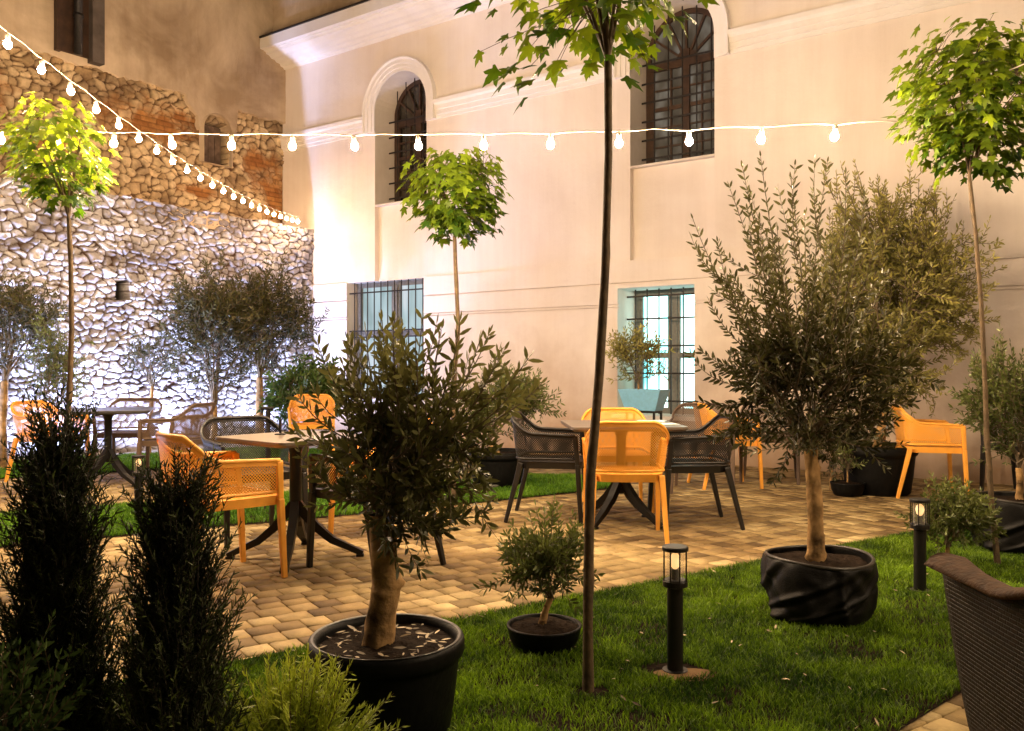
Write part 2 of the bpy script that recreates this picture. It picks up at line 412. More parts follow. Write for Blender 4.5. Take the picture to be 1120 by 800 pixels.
# lawns, as polygons on the ground
NEAR = [(-4.5, 1.1), (-1.127, 3.356), (0.407, 4.39), (2.73, 5.96), (6.5, 8.50), (6.5, 7.2), (1.71, 3.15), (1.24, 2.74), (-0.6, 1.1), (-0.9, 0.6), (-4.5, 0.3)]
MID = [(-9.5, 1.65), (-3.28, 5.49), (-2.06, 6.24), (-1.37, 6.61), (-0.157, 7.37), (0.96, 8.13), (1.08, 8.4), (0.92, 8.95), (0.4, 9.2), (-4.04, 6.72), (-9.5, 3.3)]
FAR = [(-10, 5.95), (-5.24, 8.82), (-3.6, 9.78), (-1.9, 10.75), (-1.75, 11.1), (-2.2, 11.6), (-3.6, 12.2), (-5.9, 10.3), (-10, 6.9)]
BED = [(-3.1, 13.95), (-0.9, 12.45), (-1.55, 11.1), (-2.2, 11.6), (-3.6, 12.2), (-5.9, 10.3), (-10, 6.9), (-10, 5.2), (-8.6, 5.9), (-5.9, 10.3 + .75)]
BED = [(-3.25, 14.2), (-0.75, 12.42), (-1.45, 11.25), (-2.2, 11.62), (-3.6, 12.22), (-5.9, 10.32), (-10, 6.92), (-10, 5.0), (-9.3, 5.9)]

def inside(poly, x, y):
    c = np.zeros(x.shape, dtype=bool); n = len(poly)
    for i in range(n):
        x1, y1 = poly[i]; x2, y2 = poly[(i + 1) % n]
        if y1 == y2: continue
        c ^= ((y1 > y) != (y2 > y)) & (x < (x2 - x1) * (y - y1) / (y2 - y1) + x1)
    return c
def edge_dist(poly, x, y):
    d = np.full(x.shape, 1e9)
    for i in range(len(poly)):
        x1, y1 = poly[i]; x2, y2 = poly[(i + 1) % len(poly)]
        dx, dy = x2 - x1, y2 - y1; t = np.clip(((x - x1) * dx + (y - y1) * dy) / (dx * dx + dy * dy), 0, 1)
        d = np.minimum(d, np.hypot(x - x1 - t * dx, y - y1 - t * dy))
    return d

# ---------------------------------------------------------------- paving of real setts
def paving():
    rng = np.random.RandomState(3)
    rows = []; b = -4.0; lens = [0.095, 0.125, 0.125, 0.125, 0.16]
    cx, cy, hl, hw = [], [], [], []
    while b < 17.0:
        w = 0.125 if rng.rand() < .8 else 0.105
        a = -12 + rng.rand() * 0.2
        while a < 14:
            l = lens[rng.randint(5)]
            cx.append(a + l / 2); cy.append(b + w / 2); hl.append(l / 2); hw.append(w / 2); a += l
        b += w
    cx, cy, hl, hw = map(np.array, (cx, cy, hl, hw))
    X = cx * E1[0] + cy * E2[0]; Y = cx * E1[1] + cy * E2[1]
    keep = (Y > 0.6) & (Y < 15.5) & (np.abs(X) < 0.85 * Y + 1.5)
    # nothing inside the walls
    s_ = (X - O2[0]) * N2[0] + (Y - O2[1]) * N2[1]; u_ = (X - O2[0]) * U2[0] + (Y - O2[1]) * U2[1]
    keep &= (s_ > -0.05) & (u_ > 0.75)
    for P in (NEAR, MID, FAR, BED):
        keep &= ~(inside(P, X, Y) & (edge_dist(P, X, Y) > 0.16))
    cx, cy, hl, hw = cx[keep], cy[keep], hl[keep], hw[keep]; n = len(cx)
    g, bev = 0.0038, 0.0022
    zt = rng.normal(0, 0.0007, n); tilt = rng.normal(0, 0.004, (n, 2))
    sg = np.array([(-1, -1), (1, -1), (1, 1), (-1, 1)])
    V = np.zeros((n, 12, 3))
    for k in range(4):
        for lv, (ins, z) in enumerate(((g, -0.04), (g, -0.006), (g + bev, 0.0))):
            a = sg[k, 0] * (hl - ins); b_ = sg[k, 1] * (hw - ins)
            zz = z + zt + (a * tilt[:, 0] + b_ * tilt[:, 1] if lv else 0)
            A, B = cx + a, cy + b_
            V[:, lv * 4 + k, 0] = A * E1[0] + B * E2[0]; V[:, lv * 4 + k, 1] = A * E1[1] + B * E2[1]; V[:, lv * 4 + k, 2] = zz
    fs = [(8, 9, 10, 11)]
    for lv in (0, 1):
        for k in range(4):
            k2 = (k + 1) % 4; fs.append((lv * 4 + k, lv * 4 + k2, lv * 4 + 4 + k2, lv * 4 + 4 + k))
    Fc = (np.array(fs)[None] + (np.arange(n) * 12)[:, None, None]).reshape(-1, 4)
    t = rng.rand(n, 1); pal = np.array([(0.19, 0.125, 0.052), (0.41, 0.295, 0.125), (0.62, 0.48, 0.24)])
    col = np.where(t < .5, pal[0] + (pal[1] - pal[0]) * t * 2, pal[1] + (pal[2] - pal[1]) * (t - .5) * 2)
    col = np.repeat(col, 12, axis=0)
    o = mesh_np('paving', V.reshape(-1, 3), Fc, M['paver'], col=col); tag(o, kind='structure')
paving()

def sheet(name, poly, z, mat):
    o = mesh_np(name, [(x, y, z) for x, y in poly], [tuple(range(len(poly)))], mat); tag(o, kind='structure'); return o
sheet('lawn_soil', NEAR, 0.006, M['soil']); sheet('lawn_soil', MID, 0.006, M['soil']); sheet('lawn_soil', FAR, 0.007, M['soil'])
sheet('gravel_bed', BED, 0.002, M['gravel'])
mo = MB(); mo.v = []
sheet('joint_sand', [(-12, 0.3), (12, 0.3), (12, 8.0), (-3.3, 14.3), (-12, 3)], -0.022, M['soil'])

sheet('bare_soil_patch', [(.66 + .12 * math.cos(t) * (1 + .15 * math.sin(3 * t)), 3.22 + .07 * math.sin(t)) for t in np.linspace(0, 2 * PI, 22)[:-1]], 0.010, M['earth'])
BARE = [(0.62, 3.26, 0.13, 0.085), (2.11, 4.43, 0.07, 0.06), (0.28, 3.06, 0.06, 0.045), (1.43, 4.0, 0.2, 0.2)]     # small worn spots round the two bollards
def grass(name, poly, dens, h, w, mat, seed, xlim=None, clump=0.0):
    rng = np.random.RandomState(seed)
    P = np.array(poly); x0, y0 = P.min(0); x1, y1 = P.max(0)
    n = int((x1 - x0) * (y1 - y0) * dens); x = rng.uniform(x0, x1, n); y = rng.uniform(y0, y1, n)
    k = inside(poly, x, y) & (np.abs(x) < (0.64 if h < .033 or dens > 20000 else 0.95) * y + 0.5)
    x, y = x[k], y[k]
    # ragged edge
    d = edge_dist(poly, x, y); k = d > rng.rand(len(x)) * 0.03
    for bx, by, ra, rb in BARE: k &= (((x - bx) / ra) ** 2 + ((y - by) / rb) ** 2) > 0.8 + rng.rand(len(x)) * 0.5
    dens_n = fnoise(x * 5, y * 5, seed + 3, 3); k &= rng.rand(len(x)) < np.clip(0.35 + (dens_n - 0.3) * 2.2, 0.25, 1)
    x, y = x[k], y[k]; n = len(x)
    cl = fnoise(x * 7, y * 7, seed + 5, 3); big = fnoise(x * 1.3, y * 1.3, seed + 9, 2)
    hh = h * (0.55 + 0.6 * rng.rand(n)) * (0.65 + 0.8 * cl)
    a = rng.uniform(0, 2 * PI, n); lean = hh * (0.25 + 0.9 * rng.rand(n) ** 1.5)
    dx, dy = np.cos(a), np.sin(a); fa = rng.uniform(0, PI, n); wx, wy = np.cos(fa) * w / 2, np.sin(fa) * w / 2
    V = np.zeros((n, 5, 3)); z0 = 0.004
    V[:, 0] = np.column_stack([x - wx, y - wy, np.full(n, z0)]); V[:, 1] = np.column_stack([x + wx, y + wy, np.full(n, z0)])
    mx, my = x + dx * lean * .35, y + dy * lean * .35; mz = z0 + hh * .62
    V[:, 2] = np.column_stack([mx + wx * .8, my + wy * .8, mz]); V[:, 3] = np.column_stack([mx - wx * .8, my - wy * .8, mz])
    V[:, 4] = np.column_stack([x + dx * lean, y + dy * lean, z0 + hh])
    b = (np.arange(n) * 5)[:, None]
    T = np.concatenate([b + np.array([[0, 1, 2]]), b + np.array([[0, 2, 3]]), b + np.array([[3, 2, 4]])]).astype(np.int32)
    r = np.clip(0.10 + 0.75 * rng.rand(n) ** 1.6 + 1.1 * (cl - 0.45) + 0.8 * (big - 0.5), 0, 1)
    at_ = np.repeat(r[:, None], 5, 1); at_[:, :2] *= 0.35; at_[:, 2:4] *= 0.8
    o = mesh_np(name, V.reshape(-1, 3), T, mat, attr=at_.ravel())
    return tag(o, 'short green lawn grass', 'grass', kind='stuff')
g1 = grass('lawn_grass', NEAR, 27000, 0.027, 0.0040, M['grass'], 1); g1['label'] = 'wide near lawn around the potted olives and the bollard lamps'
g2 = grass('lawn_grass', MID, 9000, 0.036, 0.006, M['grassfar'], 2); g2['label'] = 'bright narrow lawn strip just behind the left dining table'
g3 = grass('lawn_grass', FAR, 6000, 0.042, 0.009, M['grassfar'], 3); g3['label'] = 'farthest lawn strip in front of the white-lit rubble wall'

# ================================================================ pale facade
fac = thing('building', 'tall pale plastered building with arched upper windows and barred lower windows', 'building', F(0, 0, 0))
def rel(o, parent):
    """keep a world-space mesh where it is when its parent Empty stands elsewhere"""
    bpy.context.view_layer.update()
    o.parent = parent; o.matrix_parent_inverse = parent.matrix_world.inverted(); return o

W1 = (2.205, 3.28); W2 = (6.696, 7.82); L1 = (1.59, 3.24, 0.65, 2.50); L2 = (6.525, 7.574, 0.55, 2.155)
SILL, SPR, DEEP = 3.69, 5.15, 0.50
def facade_wall():
    us = sorted({0, W1[0], W1[1], W2[0], W2[1], L1[0], L1[1], L2[0], L2[1], 16.0})
    zs = sorted({-0.05, L1[2], L1[3], L2[2], L2[3], 1.905, 1.920, 1.94, 1.955, 2.205, 2.225, 2.50, SILL, SPR, 5.85, 6.3})
    def dep(u, z):
        for w in (W1, W2):
            if w[0] < u < w[1]:
                if SILL < z < SPR: return None
                if SPR < z < 5.85: return 'arch'
                if 2.5 < z < SILL: return 0.085
        for l in (L1, L2):
            if l[0] < u < l[1] and l[2] < z < l[3]: return None
        if 2.205 < z < 2.225: return 0.014
        if 1.905 < z < 1.920 or 1.94 < z < 1.955: return 0.012
        if z < 2.5: return -0.022
        return 0.0
    mb = MB(); RV = {}
    def rvk(u, z):
        best = min(range(4), key=lambda k: abs(CEN[k][0] - u) + abs(CEN[k][1] - z))
        return RV.setdefault(best, MB())
    CEN = [((W1[0] + W1[1]) / 2, 4.6), ((W2[0] + W2[1]) / 2, 4.6), ((L1[0] + L1[1]) / 2, 1.5), ((L2[0] + L2[1]) / 2, 1.4)]
    D = {}
    for i in range(len(us) - 1):
        for j in range(len(zs) - 1):
            D[i, j] = dep((us[i] + us[i + 1]) / 2, (zs[j] + zs[j + 1]) / 2)
    def num(i, j):
        if (i, j) not in D: return 0.0
        d = D[i, j]
        return DEEP if d is None else (0.0 if d == 'arch' else d)
    for (i, j), d in D.items():
        u0, u1, z0, z1 = us[i], us[i + 1], zs[j], zs[j + 1]
        if d is not None and d != 'arch':
            mb.add([F(u0, -d, z0), F(u1, -d, z0), F(u1, -d, z1), F(u0, -d, z1)], [(0, 1, 2, 3)])
        me_ = num(i, j)
        if (i + 1, j) in D:
            o_ = num(i + 1, j)
            if abs(o_ - me_) > 1e-6: (rvk(u1, (z0 + z1) / 2) if max(o_, me_) > .3 else mb).add([F(u1, -me_, z0), F(u1, -o_, z0), F(u1, -o_, z1), F(u1, -me_, z1)], [(0, 1, 2, 3)])
        if (i, j + 1) in D:
            o_ = num(i, j + 1)
            arch_above = D[i, j + 1] == 'arch'
            if abs(o_ - me_) > 1e-6 and not arch_above: (rvk((u0 + u1) / 2, z1) if max(o_, me_) > .3 else mb).add([F(u0, -me_, z1), F(u1, -me_, z1), F(u1, -o_, z1), F(u0, -o_, z1)], [(0, 1, 2, 3)])
    # arches
    for w in (W1, W2):
        c, r = (w[0] + w[1]) / 2, (w[1] - w[0]) / 2; n = 24
        pts = [(c - r * math.cos(PI * k / n), SPR + r * math.sin(PI * k / n)) for k in range(n + 1)]
        for k in range(n):
            (a, za), (b, zb) = pts[k], pts[k + 1]
            mb.add([F(a, 0, za), F(b, 0, zb), F(b, 0, 5.85), F(a, 0, 5.85)], [(0, 1, 2, 3)])
            rvk(c, 4.6).add([F(a, 0, za), F(b, 0, zb), F(b, -DEEP, zb), F(a, -DEEP, za)], [(0, 1, 2, 3)])
    # side and top
    mb.add([F(16, 0.02, -.05), F(16, -1.2, -.05), F(16, -1.2, 6.3), F(16, 0.02, 6.3)], [(0, 1, 2, 3)])
    rel(mb.build('wall', M['facade']), fac); 
    for k in RV: rel(RV[k].build('window_reveal', M['reveal'] if k != 3 else M['facade']), fac)
facade_wall()
# a sealed dark volume behind the openings
bk = MB(); bk.fbox(-0.4, 16, -1.5, -1.3, -0.05, 6.3); rel(bk.build('back_wall', M['oldplaster']), fac)

def sweep_course(mb, u0, u1, prof):
    """prof: (z, out) from bottom to top"""
    n = len(prof); vs = [F(u0, o, z) for z, o in prof] + [F(u1, o, z) for z, o in prof]
    mb.add(vs, [(k, k + 1, n + k + 1, n + k) for k in range(n - 1)] + [tuple(range(n)), tuple(range(2 * n - 1, n - 1, -1))])
course = [(4.835, -0.01), (4.835, 0.015), (4.885, 0.018), (4.89, 0.032), (4.955, 0.035), (4.96, 0.052), (5.02, 0.06), (5.05, 0.085), (5.10, 0.09), (5.105, -0.01)]
HB = 0.20
for a, b in ((0.0, W1[0] - HB), (W1[1] + HB, W2[0] - HB), (W2[1] + HB, 16)):
    sc_ = MB(); sweep_course(sc_, a, b, course); rel(sc_.build('string_course', M['trim']), fac)
for w in (W1, W2):
    c, r = (w[0] + w[1]) / 2, (w[1] - w[0]) / 2
    prof = [(0.0, -0.01), (0.0, 0.018), (0.05, 0.020), (0.055, 0.036), (0.11, 0.038), (0.115, 0.055), (0.165, 0.06), (0.18, 0.088), (HB, 0.09), (HB, -0.01)]
    path = [(-1, 4.837, None), (-1, SPR, None)]
    rings = [[(w[0] - q, 4.8352, o) for q, o in prof]]
    for k in range(33):
        t = PI * k / 32
        rings.append([(c - (r + q) * math.cos(t), SPR + (r + q) * math.sin(t), o) for q, o in prof])
    rings.append([(w[1] + q, 4.8352, o) for q, o in prof])
    hb = MB(); n = len(prof)
    vs = [F(u, o, z) for ring in rings for u, z, o in ring]
    fs = [(i * n + k, i * n + k + 1, (i + 1) * n + k + 1, (i + 1) * n + k) for i in range(len(rings) - 1) for k in range(n - 1)]
    fs += [tuple(range(n)), tuple(range((len(rings) - 1) * n, len(rings) * n))]
    hb.add(vs, fs); rel(hb.build('arch_hood', M['trim']), fac)
co = MB()
sweep_course(co, 0.0, 16, [(6.24, -0.01), (6.24, 0.03), (6.27, 0.05), (6.275, 0.10), (6.31, 0.13), (6.315, 0.20), (6.345, 0.24), (6.35, 0.31), (6.385, 0.36), (6.39, 0.42), (6.425, 0.435), (6.425, 0.47), (6.44, 0.47), (6.44, 0.545), (6.61, 0.55), (6.61, -0.3)])
rel(co.build('cornice', M['trim']), fac)
# weathered storey above the cornice
at2 = MB(); at2.fbox(0.0, 16, -1.2, 0.28, 6.615, 9.5); rel(at2.build('upper_storey', M['oldplaster']), fac)
fl = MB(); fl.fbox(-0.02, 16, 0.28, 0.575, 6.613, 6.635); rel(fl.build('roof_flashing', M['pipe']), fac)

def grille(u0, u1, z0, z1, d, nv, nh, parent, lip=0.10, r=0.011, arch=None):
    g = MB()
    for k in range(nv):
        u = u0 + (u1 - u0) * (k + .5) / nv
        zt = z1 if arch is None else arch[1] + math.sqrt(max(0.0, arch[2] ** 2 - (u - arch[0]) ** 2)) - 0.01
        g.tube([F(u, -d, z0), F(u, -d, zt)], r, 6)
    for k in range(nh):
        z = z0 + (z1 - z0) * (k + .6) / nh
        a, b = u0 - lip, u1 + lip
        if arch is not None:
            hw = arch[2] if z < arch[1] else math.sqrt(max(0.01, arch[2] ** 2 - (z - arch[1]) ** 2))
            a, b = arch[0] - hw, arch[0] + hw
        g.bar(F(a, -d + 0.012, z), F(b, -d + 0.012, z), 0.008, 0.024)
    return rel(g.build('grille', M['iron']), parent)

def arched_window(w, seed):
    c, r = (w[0] + w[1]) / 2, (w[1] - w[0]) / 2 ; d = 0.44; fr = MB(); fw = 0.065
    # frame ring
    out, inn = r - 0.002, r - fw
    pts = [(-1, SILL)] + [(-math.cos(PI * k / 24), None) for k in range(25)] + [(1, SILL)]
    ro = [(c - out, SILL + .003)] + [(c - out * math.cos(PI * k / 24), SPR + out * math.sin(PI * k / 24)) for k in range(25)] + [(c + out, SILL + .003)]
    ri = [(c - inn, SILL + fw)] + [(c - inn * math.cos(PI * k / 24), SPR + inn * math.sin(PI * k / 24)) for k in range(25)] + [(c + inn, SILL + fw)]
    n = len(ro)
    vs = [F(u, -d, z) for u, z in ro] + [F(u, -d, z) for u, z in ri] + [F(u, -d - .05, z) for u, z in ri]
    fs = [(k, k + 1, n + k + 1, n + k) for k in range(n - 1)] + [(n + k, n + k + 1, 2 * n + k + 1, 2 * n + k) for k in range(n - 1)]
    fs += [(0, n, 2 * n - 1, n - 1), (n, 2 * n, 3 * n - 1, 2 * n - 1)]
    fr.add(vs, fs)
    fr.bar(F(c, -d - .005, SILL + fw), F(c, -d - .005, SPR + .05), 0.10, 0.05, side=(U2[0], U2[1], 0))
    fr.bar(F(c - inn, -d - .008, SPR - .12), F(c + inn, -d - .008, SPR - .12), 0.05, 0.09, side=(N2[0], N2[1], 0))
    for k in range(1, 6):
        t = PI * k / 6
        fr.bar(F(c - .12 * math.cos(t), -d - .02, SPR - .08 + .12 * math.sin(t)), F(c - inn * math.cos(t), -d - .02, SPR + inn * math.sin(t)), 0.035, 0.03, side=(N2[0], N2[1], 0))
    hub = [F(c - .14 * math.cos(PI * k / 12), -d - .012, SPR - .08 + .14 * math.sin(PI * k / 12)) for k in range(13)]
    fr.add(hub, [tuple(range(13))])
    for sgn in (-1, 1):
        for q in (0.36, 0.70):
            u = c + sgn * (0.05 + (inn - 0.05) * q)
            if q == .36: fr.bar(F(u, -d - .02, SILL + fw), F(u, -d - .02, SPR - .13), 0.02, 0.03, side=(U2[0], U2[1], 0))
        u_out = c + sgn * (inn - 0.02); fr.bar(F(u_out, -d - .018, SILL + fw), F(u_out, -d - .018, SPR - .13), 0.045, 0.03, side=(U2[0], U2[1], 0))
    for k in range(1, 5):
        z = SILL + fw + (SPR - .17 - SILL - fw) * k / 5
        fr.bar(F(c - inn, -d - .021, z), F(c + inn, -d - .021, z), 0.026, 0.022 if k != 3 else 0.05, side=(N2[0], N2[1], 0))
    f = rel(fr.build('window', M['wood']), fac)
    gl = MB(); vs = [F(u, -d - .045, z) for u, z in ri]; gl.add(vs, [tuple(range(len(vs)))])
    p = gl.build('pane', M['dark_glass'] if seed == 1 else M['faint_glow_glass']); rel(p, f)
    grille(w[0] + .08, w[1] - .08, SILL, SPR, 0.33, 5, 6, f, arch=(c, SPR, r), r=0.009)
    sl = MB(); sl.fbox(w[0] + .002, w[1] - .002, -DEEP + .01, 0.004, SILL - .02, SILL + .006); rel(sl.build('sill', M['reveal']), f)
arched_window(W1, 1); arched_window(W2, 2)

def square_window(l, d, mat, frame, nv, nh, mull, trans, gd, name_seed):
    u0, u1, z0, z1 = l; fr = MB(); fw = 0.075
    fr.fbox(u0 + .002, u1 - .002, -d - .06, -d, z1 - fw, z1 - .002); fr.fbox(u0 + .002, u1 - .002, -d - .06, -d, z0 + .002, z0 + fw)
    fr.fbox(u0 + .002, u0 + fw, -d - .058, -d - .002, z0 + fw, z1 - fw); fr.fbox(u1 - fw, u1 - .002, -d - .058, -d - .002, z0 + fw, z1 - fw)
    fr.fbox(mull - .05, mull + .05, -d - .062, -d + .012, z0 + fw, z1 - fw)
    for t, hh in trans:
        fr.fbox(u0 + fw, mull - .05, -d - .05, -d + .004, t - hh, t + hh); fr.fbox(mull + .05, u1 - fw, -d - .05, -d + .004, t - hh, t + hh)
    for a, b in ((u0 + fw, mull - .05), (mull + .05, u1 - fw)):
        fr.fbox(a, a + .035, -d - .05, -d - .008, z0 + fw, z1 - fw); fr.fbox(b - .035, b, -d - .05, -d - .008, z0 + fw, z1 - fw)
    f = rel(fr.build('window', frame), fac)
    gl = MB(); gl.add([F(u0 + .02, -d - .045, z0 + .02), F(u1 - .02, -d - .045, z0 + .02), F(u1 - .02, -d - .045, z1 - .02), F(u0 + .02, -d - .045, z1 - .02)], [(0, 1, 2, 3)])
    rel(gl.build('pane', mat), f)
    g = MB()
    for k in range(nv):
        u = u0 + (u1 - u0) * (k + .7) / (nv + .3)
        g.tube([F(u, -gd, z0 + .005), F(u, -gd, z1 + (0 if gd > 0 else 0) - .004)], 0.010, 6)
    for z in nh: g.bar(F(u0 - .0, -gd + .014, z), F(u1, -gd + .014, z), 0.008, 0.022)
    rel(g.build('grille', M['iron']), f)
    sl = MB(); sl.fbox(u0 - .06, u1 + .06, -d + .003, 0.07, z0 - .05, z0 - .002); rel(sl.build('sill', M['trim']), f)
square_window(L1, 0.20, M['lit_blue'], M['greyframe'], 11, (0.80, 1.15, 1.62, 1.72, 2.33), 2.45, [(1.68, 0.04)], 0.06, 1)
square_window(L2, 0.46, M['lit_cyan'], M['greyframe'], 6, (0.72, 1.07, 1.42, 1.77, 2.06), 7.08, [(1.30, 0.035)], 0.25, 2)
# vertical posts of the left lower window
# ================================================================ lower rubble wall (stands 0.8 m proud of the old wall)
LW = 0.79; LH = 3.48
def height_wall(name, s0, s1, z0, zt, res, u, cw, ch, seed, parent, depth, palette, mort, brick=None, topvar=0.05, holes=()):
    ns = int((s1 - s0) / res); nz = int((zt - z0) / res)
    s = np.linspace(s0, s1, ns); z = np.linspace(z0, zt, nz); S, Z = np.meshgrid(s, z, indexing='ij')
    h, a, t, e = rubble(S, Z, cw, ch, seed)
    big = fnoise(S * 1.1, Z * 1.1, seed + 50, 3)
    mic = fnoise(S * 14, Z * 14, seed + 60, 4) - 0.5; mid = fnoise(S * 5, Z * 6, seed + 70, 3) - 0.5
    out = h * depth * (0.55 + 0.75 * a) + h * (mic * 0.055 + mid * 0.05) + (1 - h) * mic * 0.02 + (big - .5) * 0.10
    stone = palette[0] + (palette[1] - palette[0]) * t[..., None]
    stone = stone * (0.80 + 0.4 * fnoise(S * 9, Z * 9, seed + 80, 4))[..., None]
    k = np.clip(h * 1.6 - 0.12, 0, 1)[..., None]
    # mortar washed over some stones
    wash = np.clip((fnoise(S * 2.3, Z * 3.0, seed + 90, 4) - 0.53) * 7, 0, 1)[..., None]
    k = k * (1 - wash * 0.55)
    colr = mort * (0.7 + 0.6 * fnoise(S * 12, Z * 12, seed + 95, 3))[..., None] * (1 - k) + stone * k
    if brick is not None:
        m = brick(S, Z)
        # thin courses of brick in these patches
        row = Z / 0.075; ph = (np.floor(row) % 2) * .5; fx = (S / 0.26 + ph) % 1; fz = row % 1
        bh = np.clip(np.minimum(np.minimum(fx, 1 - fx) * 0.26, np.minimum(fz, 1 - fz) * 0.075) / 0.012, 0, 1)
        rb = vnoise(np.floor(S / 0.26 + ph) * 1.7, np.floor(row) * 2.3, seed + 7)
        bc = (np.array([0.30, 0.115, 0.03]) + (np.array([0.52, 0.25, 0.08]) - np.array([0.30, 0.115, 0.03])) * rb[..., None]) * (0.45 + .55 * bh[..., None])
        out = out * (1 - m) + (bh * 0.018 + mic * 0.012 - 0.02) * m; colr = colr * (1 - m[..., None]) + bc * m[..., None]
    for hs, hz, hw, hh_ in holes:
        m = ((np.abs(S - hs) < hw / 2) & (np.abs(Z - hz) < hh_ / 2)); out = np.where(m, -0.22, out); colr[m] = (0.012, 0.010, 0.008)
    # worn top edge
    if topvar:
        top = zt - topvar * 1.4 * fnoise(s * 4, s * 0, seed + 13, 3)
        Zw = z0 + (Z - z0) * ((top - z0) / (zt - z0))[:, None]
    else: Zw = Z
    U_ = np.full(S.size, u) + out.ravel() - 0.03
    V = Farr(U_, S.ravel(), Zw.ravel())
    idx = np.arange(ns * nz).reshape(ns, nz)
    Fc = np.stack([idx[:-1, :-1], idx[1:, :-1], idx[1:, 1:], idx[:-1, 1:]], -1).reshape(-1, 4)
    o = mesh_np(name, V, Fc, M['rubble'], col=colr.reshape(-1, 3), smooth=True)
    return rel(o, parent)
pal_pale = (np.array([0.42, 0.39, 0.39]), np.array([0.70, 0.69, 0.71])); mort = np.array([0.070, 0.034, 0.018])
rw = thing('rubble_wall', 'white-lit rubble stone wall with brown mortar and a flat ledge', 'stone wall', F(LW, 0, 0))
def lowbrick(S, Z):
    return np.zeros_like(S)
height_wall('stone_face', -0.02, 9.5, -0.05, LH, 0.0130, LW, 0.150, 0.092, 5, rw, 0.055, pal_pale, mort, None, 0.05,
            holes=((3.37, 2.20, 0.20, 0.26), (1.62, 2.42, 0.14, 0.14), (0.20, 2.52, 0.09, 0.24), (0.98, 1.2, .12, .12)))
led = MB(); led.fbox(0.02, LW - 0.32, -0.02, 9.5, -0.05, LH - 0.30); led.fbox(0.02, LW - 0.03, -0.02, 9.5, LH - 0.28, LH - 0.075)
rel(led.build('ledge', M['oldplaster']), rw)

# ================================================================ old wall behind the ledge: rubble below, plaster above
ow = thing('old_building', 'weathered old house wall with exposed rubble under stained brown plaster', 'building', F(0, 0.5, 3.48))
def patches(S, Z):
    m = np.zeros_like(S)
    for (a, b, c, d) in ((0.12, 4.15, 0.50, 0.75), (0.60, 4.55, 0.30, 0.35), (2.45, 4.80, 0.95, 0.34), (5.1, 4.7, 0.75, 0.62), (4.0, 4.2, 0.45, 0.18), (1.7, 3.9, .5, .12)):
        m = np.maximum(m, np.clip(1.6 - 1.6 * np.sqrt(((S - a) / c) ** 2 + ((Z - b) / d) ** 2) + (fnoise(S * 5, Z * 5, 77, 3) - .5) * 2.0, 0, 1))
    return m
pal_lamplit = (np.array([0.50, 0.35, 0.19]), np.array([0.84, 0.66, 0.42]))  # orange lamplight on the upper stones put into their colours
height_wall('stone_face', -0.02, 9.5, 3.40, 5.48, 0.0150, 0.0, 0.150, 0.110, 9, ow, 0.06, pal_lamplit, np.array([0.12, 0.062, 0.03]), patches, 0.0,
            holes=((1.36, 4.70, 0.50, 0.66),))
def plaster_sheet():
    """thick plaster skin with a broken lower edge, dipping round the small arched niche"""
    ns = 420; s = np.linspace(-0.02, 9.5, ns)
    edge = 5.33 + 0.10 * (fnoise(s * 3, s * 0 + 2, 41, 4) - .5) + 0.05 * (fnoise(s * 14, s * 0, 43, 3) - .5)
    nic = np.abs(s - 1.36)
    edge = np.where(nic < 0.34, 5.14 - 0.35 * np.clip(nic / .34, 0, 1) ** 3, np.where((s > 0.98) & (s < 1.9), 5.05 + np.abs(nic - .34) * .9, edge))
    edge = np.minimum(edge, 5.45)
    nz = 90; V = []; tt = np.linspace(0, 1, nz) ** 1.6
    Z = edge[:, None] + (10 - edge)[:, None] * tt[None]
    S = np.repeat(s[:, None], nz, 1)
    out = 0.085 + (fnoise(S * 1.2, Z * 1.2, 44, 4) - .5) * 0.09 + (fnoise(S * 6, Z * 6, 45, 3) - .5) * 0.018
    V = Farr(out.ravel(), S.ravel(), Z.ravel()); idx = np.arange(ns * nz).reshape(ns, nz)
    Fc = np.stack([idx[:-1, :-1], idx[1:, :-1], idx[1:, 1:], idx[:-1, 1:]], -1).reshape(-1, 4)
    # thickness of the broken edge
    E = Farr(np.full(ns, -0.08), s, edge + 0.01); b = len(V)
    Fe = np.stack([np.arange(ns - 1) + b, np.arange(1, ns) + b, idx[1:, 0], idx[:-1, 0]], -1)
    o = mesh_np('plaster_face', np.vstack([V, E]), np.vstack([Fc, Fe]), M['oldplaster'], smooth=False); rel(o, ow)
plaster_sheet()
body = MB(); body.fbox(-1.5, -0.30, -1.2, 9.5, 0, 10); rel(body.build('wall_core', M['oldplaster']), ow)
# niche with an old shutter
ni = MB(); nn = 14; c_, r_, zb, zs_ = 1.36, 0.255, 4.36, 4.90
arc = [(c_ + r_, zb)] + [(c_ + r_ * math.cos(PI * k / nn), zs_ + r_ * math.sin(PI * k / nn)) for k in range(nn + 1)] + [(c_ - r_, zb)]
vs = [F(0.10, s, z) for s, z in arc] + [F(-0.24, s, z) for s, z in arc] + [F(0.045, s + (s - c_) * .22, zb + (z - zb) * 1.06) for s, z in arc]
n = len(arc); ni.add(vs, [(k, k + 1, n + k + 1, n + k) for k in range(n - 1)] + [(0, n, 2 * n - 1, n - 1)] + [(k, k + 1, 2 * n + k + 1, 2 * n + k) for k in range(n - 1)])
nob = rel(ni.build('niche', M['oldplaster']), ow)
sh = MB(); sh.add([F(-0.19, s, z) for s, z in arc], [tuple(range(n))]); 
for k in range(4): sh.fbox(-0.185, -0.17, c_ - .24 + .12 * k + .005, c_ - .24 + .12 * k + .112, zb, zs_ + .12)
rel(sh.build('shutter', M['shutter']), nob)
